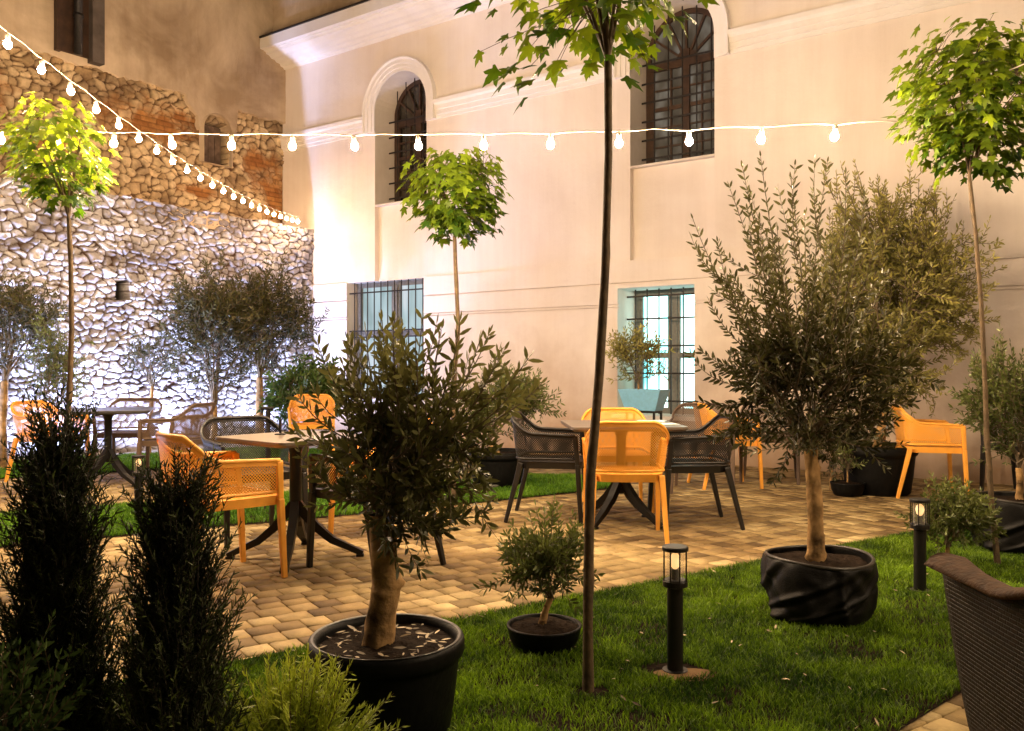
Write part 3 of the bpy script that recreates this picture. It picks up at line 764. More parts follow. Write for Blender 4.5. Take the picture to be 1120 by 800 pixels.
# tall dark recess, downpipe and grey pilaster on the upper storey
pl = MB(); pl.fbox(0.10, 0.24, 3.30, 3.47, 5.36, 10); rel(pl.build('pilaster', M['pilaster']), ow)
pl = MB(); pl.fbox(0.10, 0.135, 3.47, 3.86, 5.42, 10); pl.fbox(0.10, 0.19, 3.86, 3.93, 5.40, 10); rel(pl.build('boarded_recess', M['wood']), ow)
pp = MB(); pp.tube([F(0.22, 3.66, 5.4), F(0.22, 3.66, 10)], 0.055, 12); 
for z in (5.9, 7.4): pp.tube([F(0.22, 3.66, z), F(0.22, 3.66, z + .05)], 0.068, 12)
rel(pp.build('downpipe', M['pipe'], smooth=True), ow)
# ================================================================ plant builders
OLIVE_LEAF = (np.array([(0, 0, 0), (.135, .34, .02), (.115, .70, .02), (0, 1, 0), (-.115, .70, .02), (-.135, .34, .02)]), np.array([(0, 1, 2, 3), (0, 3, 4, 5)]))
BROAD_LEAF = (np.array([(0, 0, 0), (.17, .32, .03), (.14, .66, .03), (0, 1, -.04), (-.14, .66, .03), (-.17, .32, .03)]), np.array([(0, 1, 2, 3), (0, 3, 4, 5)]))
NEEDLE = (np.array([(-.12, 0, 0), (.12, 0, 0), (.08, .7, .02), (0, 1, .05)]), np.array([(0, 1, 2, 3)]))
def maple_leaf():
    pol = [(-62, .20), (-25, .52), (-10, .60), (4, .40), (20, .62), (33, .95), (45, .74), (55, .50), (68, .70), (80, .82), (90, 1.12)]
    pts = [(r * math.cos(math.radians(a)), r * math.sin(math.radians(a))) for a, r in pol]
    pts += [(-x, y) for x, y in reversed(pts[:-1])]
    v = [(0, .05, .06)] + [(x * .62, y * .75 + .12, -.10 * (x * x + max(0, y) ** 2)) for x, y in pts]
    n = len(pts)
    return np.array(v), np.array([(0, 1 + k, 1 + (k + 1) % n) for k in range(n)])
MAPLE_LEAF = maple_leaf()

def leaves(name, tmpl, P, D, Nn, L, mat, parent, seed=0, tone=None, loc=None):
    """P positions, D leaf axes, Nn approximate normals, L lengths"""
    rng = np.random.RandomState(seed); P, D, Nn, L = map(lambda a: np.asarray(a, dtype=float), (P, D, Nn, L))
    D = D / (np.linalg.norm(D, axis=1, keepdims=True) + 1e-9)
    X = np.cross(D, Nn); X /= (np.linalg.norm(X, axis=1, keepdims=True) + 1e-9); Zv = np.cross(X, D)
    tv, tf = tmpl; n = len(P)
    V = P[:, None] + L[:, None, None] * (tv[None, :, 0:1] * X[:, None] + tv[None, :, 1:2] * D[:, None] + tv[None, :, 2:3] * Zv[:, None])
    Fc = (tf[None] + (np.arange(n) * len(tv))[:, None, None]).reshape(-1, tf.shape[1])
    r = rng.rand(n) if tone is None else np.clip(tone + rng.normal(0, .16, n), 0, 1)
    return mesh_np(name, V.reshape(-1, 3), Fc, mat, parent, attr=np.repeat(r, len(tv)))

class Twigs:
    def __init__(s): s.V = []; s.F = []; s.n = 0
    def add(s, pts, r0, r1, k=4):
        pts = np.asarray(pts, float); m = len(pts)
        d = np.gradient(pts, axis=0); d /= (np.linalg.norm(d, axis=1, keepdims=True) + 1e-9)
        ref = np.array([0.31, 0.87, 0.38]); a = np.cross(d, ref); a /= (np.linalg.norm(a, axis=1, keepdims=True) + 1e-9); b = np.cross(d, a)
        rr = np.linspace(r0, r1, m)[:, None]
        th = 2 * PI * np.arange(k) / k
        ring = pts[:, None] + rr[:, None] * (a[:, None] * np.cos(th)[None, :, None] + b[:, None] * np.sin(th)[None, :, None])
        s.V.append(ring.reshape(-1, 3))
        i = np.arange(m - 1)[:, None] * k; j = np.arange(k)[None]; j2 = (j + 1) % k
        s.F.append((np.stack([i + j, i + j2, i + k + j2, i + k + j], -1).reshape(-1, 4)) + s.n); s.n += m * k
    def build(s, name, mat, parent): return mesh_np(name, np.vstack(s.V), np.vstack(s.F), mat, parent, smooth=True)

def bez(a, b, c, n): 
    t = np.linspace(0, 1, n)[:, None]; return (1 - t) ** 2 * a + 2 * t * (1 - t) * b + t * t * c

def trunk_mesh(pts, r0, r1, mat, parent, seed, knots=5, n=14, name='trunk', flare=.22):
    rng = np.random.RandomState(seed); pts = np.asarray(pts, float); m = 44
    tt = np.linspace(0, 1, len(pts)); t = np.linspace(0, 1, m)
    C = np.column_stack([np.interp(t, tt, pts[:, k]) for k in range(3)])
    th = 2 * PI * np.arange(n) / n; R = r0 + (r1 - r0) * t
    R = R * (1 + flare * np.exp(-t * 14))
    TH, TT = np.meshgrid(th, t); rad = R[:, None] * (1 + 0.16 * (fnoise(np.cos(TH) * 1.2 + 5, TT * 7 + np.sin(TH) * 1.2, seed, 3) - .5) * 2)
    for _ in range(knots):
        a, q, w = rng.uniform(0, 2 * PI), rng.uniform(.08, .95), rng.uniform(.012, .03)
        dd = np.minimum(np.abs(TH - a), 2 * PI - np.abs(TH - a)); rad += R[:, None] * 0.38 * np.exp(-(dd / .55) ** 2 - ((TT - q) / w) ** 2)
    V = np.stack([C[:, None, 0] + rad * np.cos(TH), C[:, None, 1] + rad * np.sin(TH), np.repeat(C[:, None, 2], n, 1)], -1).reshape(-1, 3)
    i = np.arange(m - 1)[:, None] * n; j = np.arange(n)[None]; j2 = (j + 1) % n
    return mesh_np(name, V, np.stack([i + j, i + j2, i + n + j2, i + n + j], -1).reshape(-1, 4), mat, parent, smooth=True)

def olive(label, base, trunk_top, r0, c, R, nshoot, leaf, seed, mat='olive', group=None, name='olive_tree', up=0.45, leafgap=0.020, tall=(), tmpl=OLIVE_LEAF, droop=0.0, cat='tree', bark='bark', twk=1.0, hollow=.35, flip=.75, flare=.22, limb=.34):
    """base (x,y,z) world; trunk_top, c, relative to base; R crown radii"""
    rng = np.random.RandomState(seed); T = thing(name, label, cat, base, 0, group)
    tp = np.array(trunk_top, float); c = np.array(c, float); R = np.array(R, float)
    mid = tp * .5 + np.array([rng.normal(0, r0 * .3), rng.normal(0, r0 * .3), 0])
    trunk_mesh([(0, 0, -0.02), mid * .5, mid, (mid + tp) / 2, tp], r0, r0 * .76, M[bark], T, seed, flare=flare)
    tw = Twigs(); LP = []; node = []; rad = []
    for k in range(11):
        a = 2 * PI * k / 11 + rng.uniform(-.3, .3); el = rng.uniform(-.15, 1.2)
        d = np.array([math.cos(a) * math.cos(el), math.sin(a) * math.cos(el), math.sin(el)])
        tgt = c + d * R * rng.uniform(.45, .7)
        p = bez(tp - [0, 0, rng.uniform(0, .08) * tp[2]], tp + (c - tp) * .35 + d * R * .12, tgt, 9)
        p[1:-1] += rng.normal(0, .012, (7, 3)); tw.add(p, r0 * limb, r0 * .12, 5)
        for q in p[2:]: node.append(q)
    node = np.array(node)
    def shoot(a, b, rr, seg, lfrom=.25, sub=True):
        d = b - a; L = np.linalg.norm(d)
        if L < .02: return
        ctrl = a + d * .5 + np.array([d[0], d[1], 0]) * .18 - np.array([0, 0, L * .10 * (1 if up > 0 else -1)]) + rng.normal(0, L * .06, 3)
        n = max(4, int(L / seg)); p = bez(a, ctrl, b, n); p[:, 2] -= droop * np.linspace(0, 1, n) ** 2 * L
        tw.add(p, rr, rr * .35, 4)
        tan = np.gradient(p, axis=0); tan /= (np.linalg.norm(tan, axis=1, keepdims=True) + 1e-9)
        s = L * lfrom; al = rng.uniform(0, PI)
        while s < L:
            f = s / L * (n - 1); i = min(int(f), n - 2); q = p[i] + (p[i + 1] - p[i]) * (f - i); t_ = tan[i]
            side = np.cross(t_, [math.cos(al), math.sin(al), .3]); side /= (np.linalg.norm(side) + 1e-9)
            for sg in (-1, 1):
                if rng.rand() < .9:
                    dd = t_ * rng.uniform(.55, 1.0) + sg * side * rng.uniform(.55, .9) + rng.normal(0, .12, 3)
                    LP.append((q, dd, np.cross(side, t_) + rng.normal(0, .35, 3), leaf * rng.uniform(.6, 1.1)))
            al += 1.57 + rng.normal(0, .25); s += leafgap * rng.uniform(.75, 1.35)
        LP.append((p[-1], tan[-1], rng.normal(0, 1, 3), leaf * .7))
        return p, tan
    for k in range(nshoot):
        d = rng.normal(0, 1, 3); d /= np.linalg.norm(d); 
        if d[2] < -.35 and rng.rand() < flip: d[2] *= -.6
        q = c + d * R * rng.uniform(hollow, 1.0) ** .5 * rng.uniform(.82, 1.08)
        near = node[np.argsort(np.linalg.norm(node - (q - np.array([0, 0, up * .25])), axis=1))[rng.randint(0, 4)]]
        a = near; v = q - a; 
        if np.linalg.norm(v) > .9 * max(R): a = q - v / np.linalg.norm(v) * .9 * max(R)
        r = shoot(a, q, 0.0042 * twk, .05)
        if r is None: continue
        p, tan = r
        for m in range(rng.randint(2, 5)):
            i = rng.randint(len(p) // 4, len(p)); L = rng.uniform(.10, .24) * (max(R) / .5) ** .5
            dv = tan[i] * .6 + rng.normal(0, .6, 3) + np.array([0, 0, up * .6]); dv /= np.linalg.norm(dv)
            shoot(p[i], p[i] + dv * L, 0.0025 * twk, .04, .1)
    for (dx, dy, dz, L) in tall:                                    # long free shoots beyond the crown
        b = np.array([dx, dy, dz], float); a = c + (b - c) * max(.1, 1 - L / np.linalg.norm(b - c)); shoot(a, b, .004 * twk, .04, .15)
        for m in range(3):
            a2 = a + (b - a) * rng.uniform(.1, .6); dv = (b - a) / np.linalg.norm(b - a) + rng.normal(0, .35, 3); shoot(a2, a2 + dv * L * .3, .0025 * twk, .04, .1)
    tw.build('branches', M['twig'], T)
    P, D, Nn, L = zip(*LP); P = np.array(P)
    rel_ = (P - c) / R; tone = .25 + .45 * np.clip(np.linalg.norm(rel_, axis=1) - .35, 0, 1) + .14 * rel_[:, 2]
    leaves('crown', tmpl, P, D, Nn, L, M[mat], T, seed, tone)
    return T

def maple(label, base, fork, top_c, R, nleaf, size, seed, lean=(0, 0), tr=0.017, group='young ball-headed maple trees', heart=False):
    rng = np.random.RandomState(seed); lob = rng.normal(0, 1, (9, 3)); lob /= np.linalg.norm(lob, axis=1, keepdims=True); lam = rng.uniform(-.20, .24, 9)
    if heart: lob = np.vstack([lob, [[0, 0, 1], [.75, 0, .6], [-.75, 0, .6]]]); lam = np.append(lam * .5, [-.26, .16, .16])
    T = thing('maple_tree', label, 'tree', base, 0, group)
    fk = np.array([lean[0], lean[1], fork]); c = np.array(top_c, float); R = np.array(R, float)
    m1 = fk * .33 + [rng.normal(0, .008) - .012, 0, 0]; m2 = fk * .66 + [rng.normal(0, .008) + .018, 0, 0]
    trunk_mesh([(0, 0, -.02), fk * .16 + [-.012, 0, 0], m1, fk * .5 + [.004, 0, 0], m2, fk * .85 + [.012, 0, 0], fk], tr * 1.15, tr * .8, M['barkdark'], T, seed, knots=9, n=10)
    tw = Twigs(); ends = []
    for k in range(8):
        a = 2 * PI * k / 8 + rng.uniform(-.3, .3); d = np.array([math.cos(a) * .75, math.sin(a) * .75, rng.uniform(.1, .8)])
        e = c + d * R * .75; p = bez(fk, fk + (e - fk) * np.array([.35, .35, .6]), e, 10); tw.add(p, tr * .5, tr * .18, 5); ends += list(p[3:])
    ends = np.array(ends); LP = []
    for k in range(nleaf):
        d = rng.normal(0, 1, 3); d /= np.linalg.norm(d)
        bump = 1 + float(np.sum(lam * np.exp(-((1 - lob @ d) / .22)))) + rng.normal(0, .08)
        q = c + d * R * bump * rng.uniform(.55, 1.02)
        if q[2] < c[2] - R[2] * .2 and math.hypot((q[0] - c[0]) / R[0], (q[1] - c[1]) / R[1]) < .25 and rng.rand() < .7: continue
        if rng.rand() < .22:
            e = ends[np.argmin(np.linalg.norm(ends - q, axis=1))]; tw.add(bez(e, (e + q) / 2 + [0, 0, .03], q, 5), .0022, .0012, 3)
        o = np.array([d[0], d[1], 0]); o /= (np.linalg.norm(o) + 1e-6)
        D = o * rng.uniform(.4, .9) + np.array([0, 0, -rng.uniform(.25, .9)]) + rng.normal(0, .25, 3)
        Nn = np.array([0, 0, 1.0]) + o * .6 + rng.normal(0, .25, 3)
        LP.append((q, D, Nn, size * rng.uniform(.6, 1.15)))
    tw.build('branches', M['barkdark'], T)
    P, D, Nn, L = zip(*LP); P = np.array(P)
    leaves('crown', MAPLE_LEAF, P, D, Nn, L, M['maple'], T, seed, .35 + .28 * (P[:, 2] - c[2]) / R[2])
    return T

def columnar(label, base, H, R, nspray, seed, needle=.016, group='columnar conifers'):
    rng = np.random.RandomState(seed); T = thing('columnar_conifer', label, 'shrub', base, 0, group)
    tw = Twigs(); LP = []
    stems = []
    for k in range(7):
        a = 2 * PI * k / 7; r_ = R * .35; top = np.array([math.cos(a) * R * .45, math.sin(a) * R * .45, H * rng.uniform(.72, .95)])
        p = bez(np.array([0, 0, 0.]), np.array([math.cos(a) * r_, math.sin(a) * r_, H * .3]), top, 12); tw.add(p, .009, .003, 4); stems.append(p)
    for k in range(nspray):
        z = H * rng.uniform(0.02, .97); prof = (0.80 + .2 * math.sin(z / H * 6 + seed)) * (1 - min(.85, max(0, z / H - .50) ** 1.3 * 2.0))
        a = rng.uniform(0, 2 * PI); ro = R * prof * math.sqrt(rng.uniform(.12, 1)) * (1 + .28 * (vnoise(np.array([math.cos(a) * 1.5 + 4]), np.array([z * 5 + math.sin(a)]), seed)[0] - .5) * 2)
        b = np.array([math.cos(a) * ro, math.sin(a) * ro, z]); L = rng.uniform(.09, .20)
        dv = np.array([math.cos(a) * rng.uniform(.05, .5), math.sin(a) * rng.uniform(.05, .5), 1.0]) + rng.normal(0, .18, 3); dv /= np.linalg.norm(dv)
        e = b + dv * L; p = bez(b - [b[0] * .3, b[1] * .3, .05], b, e, 7); tw.add(p, .0022, .0009, 3)
        t = np.gradient(p, axis=0); t /= (np.linalg.norm(t, axis=1, keepdims=True) + 1e-9)
        m = int((L + .05) / .0052)
        for q in range(m):
            f = q / m * 6; i = min(int(f), 5); pt = p[i] + (p[i + 1] - p[i]) * (f - i); al = rng.uniform(0, 2 * PI)
            sd = np.cross(t[i], [math.cos(al), math.sin(al), .2]); sd /= (np.linalg.norm(sd) + 1e-9)
            LP.append((pt, t[i] * .9 + sd * rng.uniform(.6, 1.1), rng.normal(0, 1, 3), needle * rng.uniform(.7, 1.25)))
    tw.build('stems', M['twigdark'], T); P, D, Nn, L = zip(*LP); P = np.array(P)
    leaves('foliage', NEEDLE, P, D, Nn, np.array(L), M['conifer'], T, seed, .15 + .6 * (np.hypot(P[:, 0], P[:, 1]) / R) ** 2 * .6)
    return T

def juniper(label, base, R, H, nspray, seed, mat='juniper', name='golden_conifer', needle=.013):
    rng = np.random.RandomState(seed); T = thing(name, label, 'shrub', base)
    tw = Twigs(); LP = []
    for k in range(nspray):
        a = rng.uniform(0, 2 * PI); el = rng.uniform(.15, 1.4); L = rng.uniform(.6, 1.0)
        e = np.array([math.cos(a) * math.cos(el) * R[0] * L, math.sin(a) * math.cos(el) * R[1] * L, math.sin(el) * H * L])
        st = e * rng.uniform(.15, .45); p = bez(st, (st + e) / 2 + [0, 0, .05], e + [0, 0, -.01], 10); tw.add(p, .002, .0008, 3)
        t = np.gradient(p, axis=0); t /= np.linalg.norm(t, axis=1, keepdims=True)
        pn = np.cross(t[5], [0, 0, 1]) + rng.normal(0, .25, 3); pn /= np.linalg.norm(pn)
        for q in range(22):
            f = 1.0 + q / 22 * 8; i = min(int(f), 8); pt = p[i] + (p[i + 1] - p[i]) * (f - i); sg = 1 if q % 2 else -1
            bl = .075 * (1 - q / 26) * rng.uniform(.7, 1.2); bd = t[i] * .85 + pn * sg * .75 + np.array([0, 0, rng.normal(0, .15)]); bd /= np.linalg.norm(bd)
            for w in range(int(bl / .0042)):
                x = pt + bd * (w * .0042); s2 = 1 if w % 2 else -1
                LP.append((x, bd + np.cross(bd, [0, 0, 1]) * s2 * .55 + rng.normal(0, .12, 3), np.array([0, 0, 1]) + rng.normal(0, .3, 3), needle * rng.uniform(.6, 1.15)))
    tw.build('stems', M['twig'], T); P, D, Nn, L = zip(*LP); P = np.array(P)
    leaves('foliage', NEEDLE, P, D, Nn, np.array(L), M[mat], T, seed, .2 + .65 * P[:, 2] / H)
    return T

# ================================================================ pots
def pot(label, base, r, h, seed, kind='plastic', soil=True, chips=0, group='black plant pots', rb=.82):
    T = thing('plant_pot', label, 'plant pot', base, 0, group); mb = MB(); n = 56
    if kind == 'fabric':
        prof = [(r * .80, 0), (r * .90, h * .05), (r * .97, h * .25), (r * .99, h * .5), (r * .985, h * .75), (r * .98, h * .92), (r * .97, h * .97), (r * .95, h * .985), (r * .93, h * .96), (r * .92, h * .80)]
        mats = M['fabric']
    elif kind == 'bowl':
        prof = [(r * .70, 0), (r * .80, h * .1), (r * .93, h * .5), (r * .98, h * .85), (r, h * .93), (r, h), (r * .93, h), (r * .91, h * .8)]; mats = M['blackpot']
    else:
        prof = [(r * rb * .93, 0), (r * rb, h * .04), (r * (rb + .06), h * .4), (r * .925, h * .74), (r * .935, h * .80), (r * .985, h * .82), (r, h * .86), (r * 1.0, h * .95), (r * .985, h * .99), (r * .95, h), (r * .90, h * .985), (r * .88, h * .93), (r * .87, h * .80)]
        mats = M['blackpot']
    mb.lathe(prof, n=n, cap=False); mb.f.append(tuple(reversed(range(n))))
    if kind == 'fabric':
        rng = np.random.RandomState(seed); V = np.array(mb.v)
        # resample the bag into many rings so that its folds can show
        zz = np.array([p[1] for p in prof]); rr = np.array([p[0] for p in prof]); arc = np.concatenate([[0], np.cumsum(np.hypot(np.diff(zz), np.diff(rr)))])
        m, n = 60, 150; tq = np.linspace(0, arc[-1], m); R_ = np.interp(tq, arc, rr); Z_ = np.interp(tq, arc, zz); th = 2 * PI * np.arange(n) / n
        TH, ZZ = np.meshgrid(th, Z_); RR = np.repeat(R_[:, None], n, 1)
        w = vnoise(np.cos(TH) * 1.5 + ZZ * 2.4 + 9, np.sin(TH) * 1.5 - ZZ * 5 + 9, seed)
        fold = np.exp(-((w - .5) / .06) ** 2) * .020 + (w - .5) * .06 + np.exp(-((w - .72) / .04) ** 2) * .012
        amp = np.clip(np.sin(np.clip(ZZ / h, 0, 1) * PI), 0, 1) ** .5
        RR = RR + fold * amp + 0.006 * np.sin(TH * 5 + seed)
        for a0, sl_, zc, am, wd in ((3.9, 2.4, .45, .030, .13), (4.6, 1.5, .40, .024, .10), (5.3, 2.0, .5, .018, .12), (3.3, 1.0, .7, .024, .12), (5.0, -1.0, .82, .016, .14), (4.25, 3.2, .2, .022, .12), (.6, 1.8, .5, .025, .14), (1.9, 1.5, .5, .025, .14), (2.7, -1.6, .5, .02, .12)):
            dth = (TH - a0 - sl_ * (ZZ / h - zc) + PI) % (2 * PI) - PI
            am *= .62; RR += am * np.exp(-(dth / wd) ** 2) * np.exp(-((ZZ / h - zc) / .34) ** 2) - am * .5 * np.exp(-((dth - wd * 1.8) / wd) ** 2) * np.exp(-((ZZ / h - zc) / .34) ** 2)
        RR += 0.05 * np.exp(-((ZZ / h - .12) / .10) ** 2) * np.exp(-(np.minimum(np.abs(TH - 3.6), 2 * PI - np.abs(TH - 3.6)) / .22) ** 2)
        Zr = ZZ + 0.008 * np.sin(TH * 2 + seed) * (ZZ / h)
        V = np.stack([RR * np.cos(TH), RR * np.sin(TH), Zr], -1).reshape(-1, 3)
        i = np.arange(m - 1)[:, None] * n; j = np.arange(n)[None]; j2 = (j + 1) % n
        mesh_np('shell', V, np.stack([i + j, i + j2, i + n + j2, i + n + j], -1).reshape(-1, 4), mats, T, smooth=True)
        rm = MB(); rm.tube([(r * .965 * math.cos(t) , r * .965 * math.sin(t), h * .985 + .008 * math.sin(t * 2 + seed)) for t in np.linspace(0, 2 * PI, 49)], .009, 8, cap=False); rm.build('rim', M['potrim'], T, smooth=True)
    else:
        mb.build('shell', mats, T, smooth=True, bevel=0)
        if kind != 'bowl':
            rm = MB(); rm.lathe([(r * .955, h * 1.0), (r * .965, h * 1.006), (r * .945, h * 1.008), (r * .925, h * 1.003)], n=n, cap=False); rm.build('rim', M['potrim'], T, smooth=True)
    # soil
    rng = np.random.RandomState(seed + 1); so = MB(); ring = 22; nr = 9; zt = h * (.90 if kind != 'bowl' else .9)
    V = [(0, 0, zt + .012)]
    for i in range(1, nr + 1):
        for k in range(ring):
            t = 2 * PI * k / ring; q = r * .90 * i / nr; V.append((q * math.cos(t), q * math.sin(t), zt + rng.normal(0, .005) + (.012 * (1 - i / nr))))
    fs = [(0, 1 + k, 1 + (k + 1) % ring) for k in range(ring)]
    for i in range(nr - 1):
        for k in range(ring): a = 1 + i * ring + k; b = 1 + i * ring + (k + 1) % ring; fs.append((a, a + ring, b + ring, b))
    so.add(V, fs); so.build('soil', M['soil'], T, smooth=True)
    if chips:
        tq = rng.uniform(0, 2 * PI, chips); qq = r * .86 * np.sqrt(rng.uniform(.2, 1, chips)); al = rng.uniform(0, 2 * PI, chips)
        o = leaves('fallen_leaves', OLIVE_LEAF, np.column_stack([qq * np.cos(tq), qq * np.sin(tq), np.full(chips, zt + .012)]), np.column_stack([np.cos(al), np.sin(al), rng.normal(0, .12, chips)]),
                   np.column_stack([rng.normal(0, .25, (chips, 2)), np.ones(chips)]), rng.uniform(.018, .05, chips), M['litter'], T, seed)
        o['kind'] = 'stuff'
    return T

# ================================================================ furniture
def ucurve(t):
    """plan of the armchair shell, t in -1..1 (left arm tip .. back .. right arm tip); front is +Y"""
    sgn = -1 if t < 0 else 1; a = abs(t)
    if a < .36: x, y = a / .36 * .185, -.262 - .012 * (1 - (a / .36) ** 2)
    elif a < .56:
        q = (a - .36) / .20 * PI / 2; x, y = .185 + .10 * math.sin(q), -.162 - .10 * math.cos(q)
    else: q = (a - .56) / .44; x, y = .285 + .008 * q, -.162 + q * .385
    return sgn * x, y
def shell_top(t):
    a = abs(t); 
    if a < .34: return .800
    q = min(1, (a - .34) / .30); q = q * q * (3 - 2 * q); return .800 - .135 * q - .012 * max(0, a - .64) / .36
def make_armchair(label, col, loc=(0, 0, 0), rz=0, group='resin armchairs with perforated shells'):
    base = {'orange': 'orange', 'black': 'anthra', 'brown': 'brown'}[col]; solid = M[base]; net = M[{'orange': 'orangenet', 'black': 'anthranet', 'brown': 'brownnet'}[col]]
    T = thing('armchair', label, 'chair', loc, rz, group)
    nt_, nr = 64, 9; V = []; UV = []; s = 0; last = None; zb = .478
    for i in range(nt_ + 1):
        t = -1 + 2 * i / nt_; x, y = ucurve(t); zt = shell_top(t)
        if last: s += math.hypot(x - last[0], y - last[1])
        last = (x, y)
        for j in range(nr + 1):
            f = j / nr; z = zb + (zt - zb) * f; k = .86 + .14 * f ** .7
            back = max(0, 1 - abs(t) / .5); yy = y * (k if y < 0 else 1) - .015 * back * f
            V.append((x * (.90 + .10 * f ** .6), yy, z)); UV.append((s, z))
    idx = lambda i, j: i * (nr + 1) + j
    Fc = np.array([(idx(i, j), idx(i + 1, j), idx(i + 1, j + 1), idx(i, j + 1)) for i in range(nt_) for j in range(nr)])
    o = mesh_np('backrest', V, Fc, net, T, smooth=True, uv=UV)
    rim = MB()
    top = [V[idx(i, nr)] for i in range(nt_ + 1)]; bot = [V[idx(i, 0)] for i in range(nt_ + 1)]
    rim.tube(top, .0115, 8); rim.tube(bot, .010, 8)
    for i in (0, nt_): rim.tube([V[idx(i, 0)], V[idx(i, nr)]], .010, 8)
    # solid band under the rim
    for a, b in zip(range(nt_), range(1, nt_ + 1)):
        p, q = Vector(V[idx(a, nr)]), Vector(V[idx(b, nr)]); dn = Vector((0, 0, -.030)); ou = Vector((p.x, p.y, 0)).normalized() * .004
        rim.add([p + ou, q + ou, q + ou + dn, p + ou + dn], [(0, 1, 2, 3)])
    rim.build('rim', solid, T, smooth=True)
    # seat
    st = MB(); pts = []
    for (x, y) in ((-.255, .235), (-.255, .0), (-.245, -.14), (-.19, -.22), (0, -.235), (.19, -.22), (.245, -.14), (.255, 0), (.255, .235), (.20, .262), (0, .268), (-.20, .262)): pts.append((x, y))
    n = len(pts)
    st.add([(x, y, .452 if abs(x) > .2 or abs(y) > .2 else .448) for x, y in pts], [tuple(range(n))])
    so = st.build('seat', net, T)
    l = so.data.uv_layers.new(name='UVMap'); vi = [lp.vertex_index for lp in so.data.loops]
    for k, v_ in enumerate(vi): l.data[k].uv = (so.data.vertices[v_].co.x, so.data.vertices[v_].co.y)
    fr = MB(); ring = pts + [pts[0]]
    for (a, b) in zip(ring[:-1], ring[1:]):
        for z0, z1, k0, k1 in ((.456, .405, 1.02, .985),):
            fr.add([(a[0] * k0, a[1] * k0, z0), (b[0] * k0, b[1] * k0, z0), (b[0] * k1, b[1] * k1, z1), (a[0] * k1, a[1] * k1, z1),
                    (a[0] * .90, a[1] * .90, z0), (b[0] * .90, b[1] * .90, z0), (b[0] * .90, b[1] * .90, z1), (a[0] * .90, a[1] * .90, z1)],
                   [(0, 1, 2, 3), (4, 7, 6, 5), (0, 4, 5, 1), (3, 2, 6, 7)])
    fr.build('seat_frame', solid, T)
    for sx in (-1, 1):
        lg = MB(); lg.bar((sx * .272, .262, 0), (sx * .268, .238, .44), .030, .030, .042, .036, side=(1, 0, 0)); lg.bar((sx * .268, .238, .44), (sx * .290, .222, shell_top(1) - .004), .034, .032, .022, .040, side=(1, 0, 0)); lg.build('leg', solid, T, bevel=.006)
        lg = MB(); lg.bar((sx * .262, -.300, 0), (sx * .236, -.190, .445), .028, .028, .044, .040, side=(1, 0, 0)); lg.build('leg', solid, T, bevel=.006)
    return T

def make_table(label, loc, rz, size, mat, group='square outdoor dining tables', foot=.38, split=.0):
    T = thing('dining_table', label, 'table', loc, rz, group); h = size / 2; r = .05; V = []
    for cx, cy, a0 in ((1, 1, 0), (-1, 1, 90), (-1, -1, 180), (1, -1, 270)):
        for k in range(6):
            a = math.radians(a0 + 18 * k); V.append((cx * (h - r) + r * math.cos(a), cy * (h - r) + r * math.sin(a)))
    n = len(V); tb = MB(); tb.add([(x, y, .740) for x, y in V] + [(x, y, .722) for x, y in V] + [(x * .96, y * .96, .708) for x, y in V],
        [tuple(range(n)), tuple(reversed(range(2 * n, 3 * n)))] + [(k, n + k, n + (k + 1) % n, (k + 1) % n) for k in range(n)] + [(n + k, 2 * n + k, 2 * n + (k + 1) % n, n + (k + 1) % n) for k in range(n)])
    tb.build('tabletop', mat, T, bevel=.002)
    cm = MB(); cm.lathe([(.028, .22), (.036, .28), (.036, .64), (.05, .68), (.16, .700), (.16, .706)], n=20); cm.build('column', M['darkpole'], T, smooth=True)
    for k in range(4):
        a = PI / 4 + k * PI / 2; d = Vector((math.cos(a), math.sin(a), 0)); f = MB()
        pr = [(.012, .335), (.055, .27), (.12, .19), (.22, .105), (foot, .022)]; w = [.046, .050, .050, .046, .040]; hh = [.05, .055, .05, .042, .03]
        for i in range(4):
            A = d * pr[i][0] + Vector((0, 0, pr[i][1])); B = d * pr[i + 1][0] + Vector((0, 0, pr[i + 1][1])); f.bar(A, B + (B - A).normalized() * .006, w[i], hh[i], w[i + 1], hh[i + 1])
        f.box(d * (foot - .01) + Vector((0, 0, .008)), (.045, .045, .016), Matrix.Rotation(a, 3, 'Z')); f.build('foot', M['darkpole'], T)
    return T

def make_bollard(label, loc, group='low bollard lamps with slatted lanterns', lit=True):
    T = thing('bollard_lamp', label, 'garden lamp', loc, 0, group); r = .045
    b = MB(); b.lathe([(.048, 0), (.048, .012), (.03, .014)], n=28); b.build('base_plate', M['darkpole'], T)
    b = MB(); b.lathe([(.030, .006), (.030, .325), (.047, .330), (.047, .350), (.040, .356)], n=28); b.build('post', M['darkpole'], T, smooth=False)
    g = MB(); g.lathe([(.033, .356), (.033, .465)], n=24, cap=False); lg = g.build('lantern', M['clear'], T, smooth=True)
    c = MB(); c.lathe([(.014, .356), (.014, .395)], n=14); c.build('lamp_holder', M['darkpole'], lg)
    bl = MB(); bl.lathe([(.006, .394), (.016, .405), (.021, .425), (.018, .443), (.008, .454)], n=14); bl.build('bulb', M['lantern_bulb'] if lit else M['lantern_glass'], lg, smooth=True)
    cage = MB()
    for k in range(8):
        a = 2 * PI * k / 8 + .2; cage.tube([(r * math.cos(a), r * math.sin(a), .352), (r * math.cos(a), r * math.sin(a), .468)], .0028, 6)
    cage.build('cage', M['darkpole'], T)
    cp = MB(); cp.lathe([(.046, .464), (.050, .466), (.050, .478), (.046, .482), (.02, .484)], n=28); cp.build('cap', M['darkpole'], T)
    return T
mclear, ntc, bc_ = newmat('clear_lantern_glass'); bc_.inputs['Base Color'].default_value = (.9, .85, .75, 1); bc_.inputs['Roughness'].default_value = .1
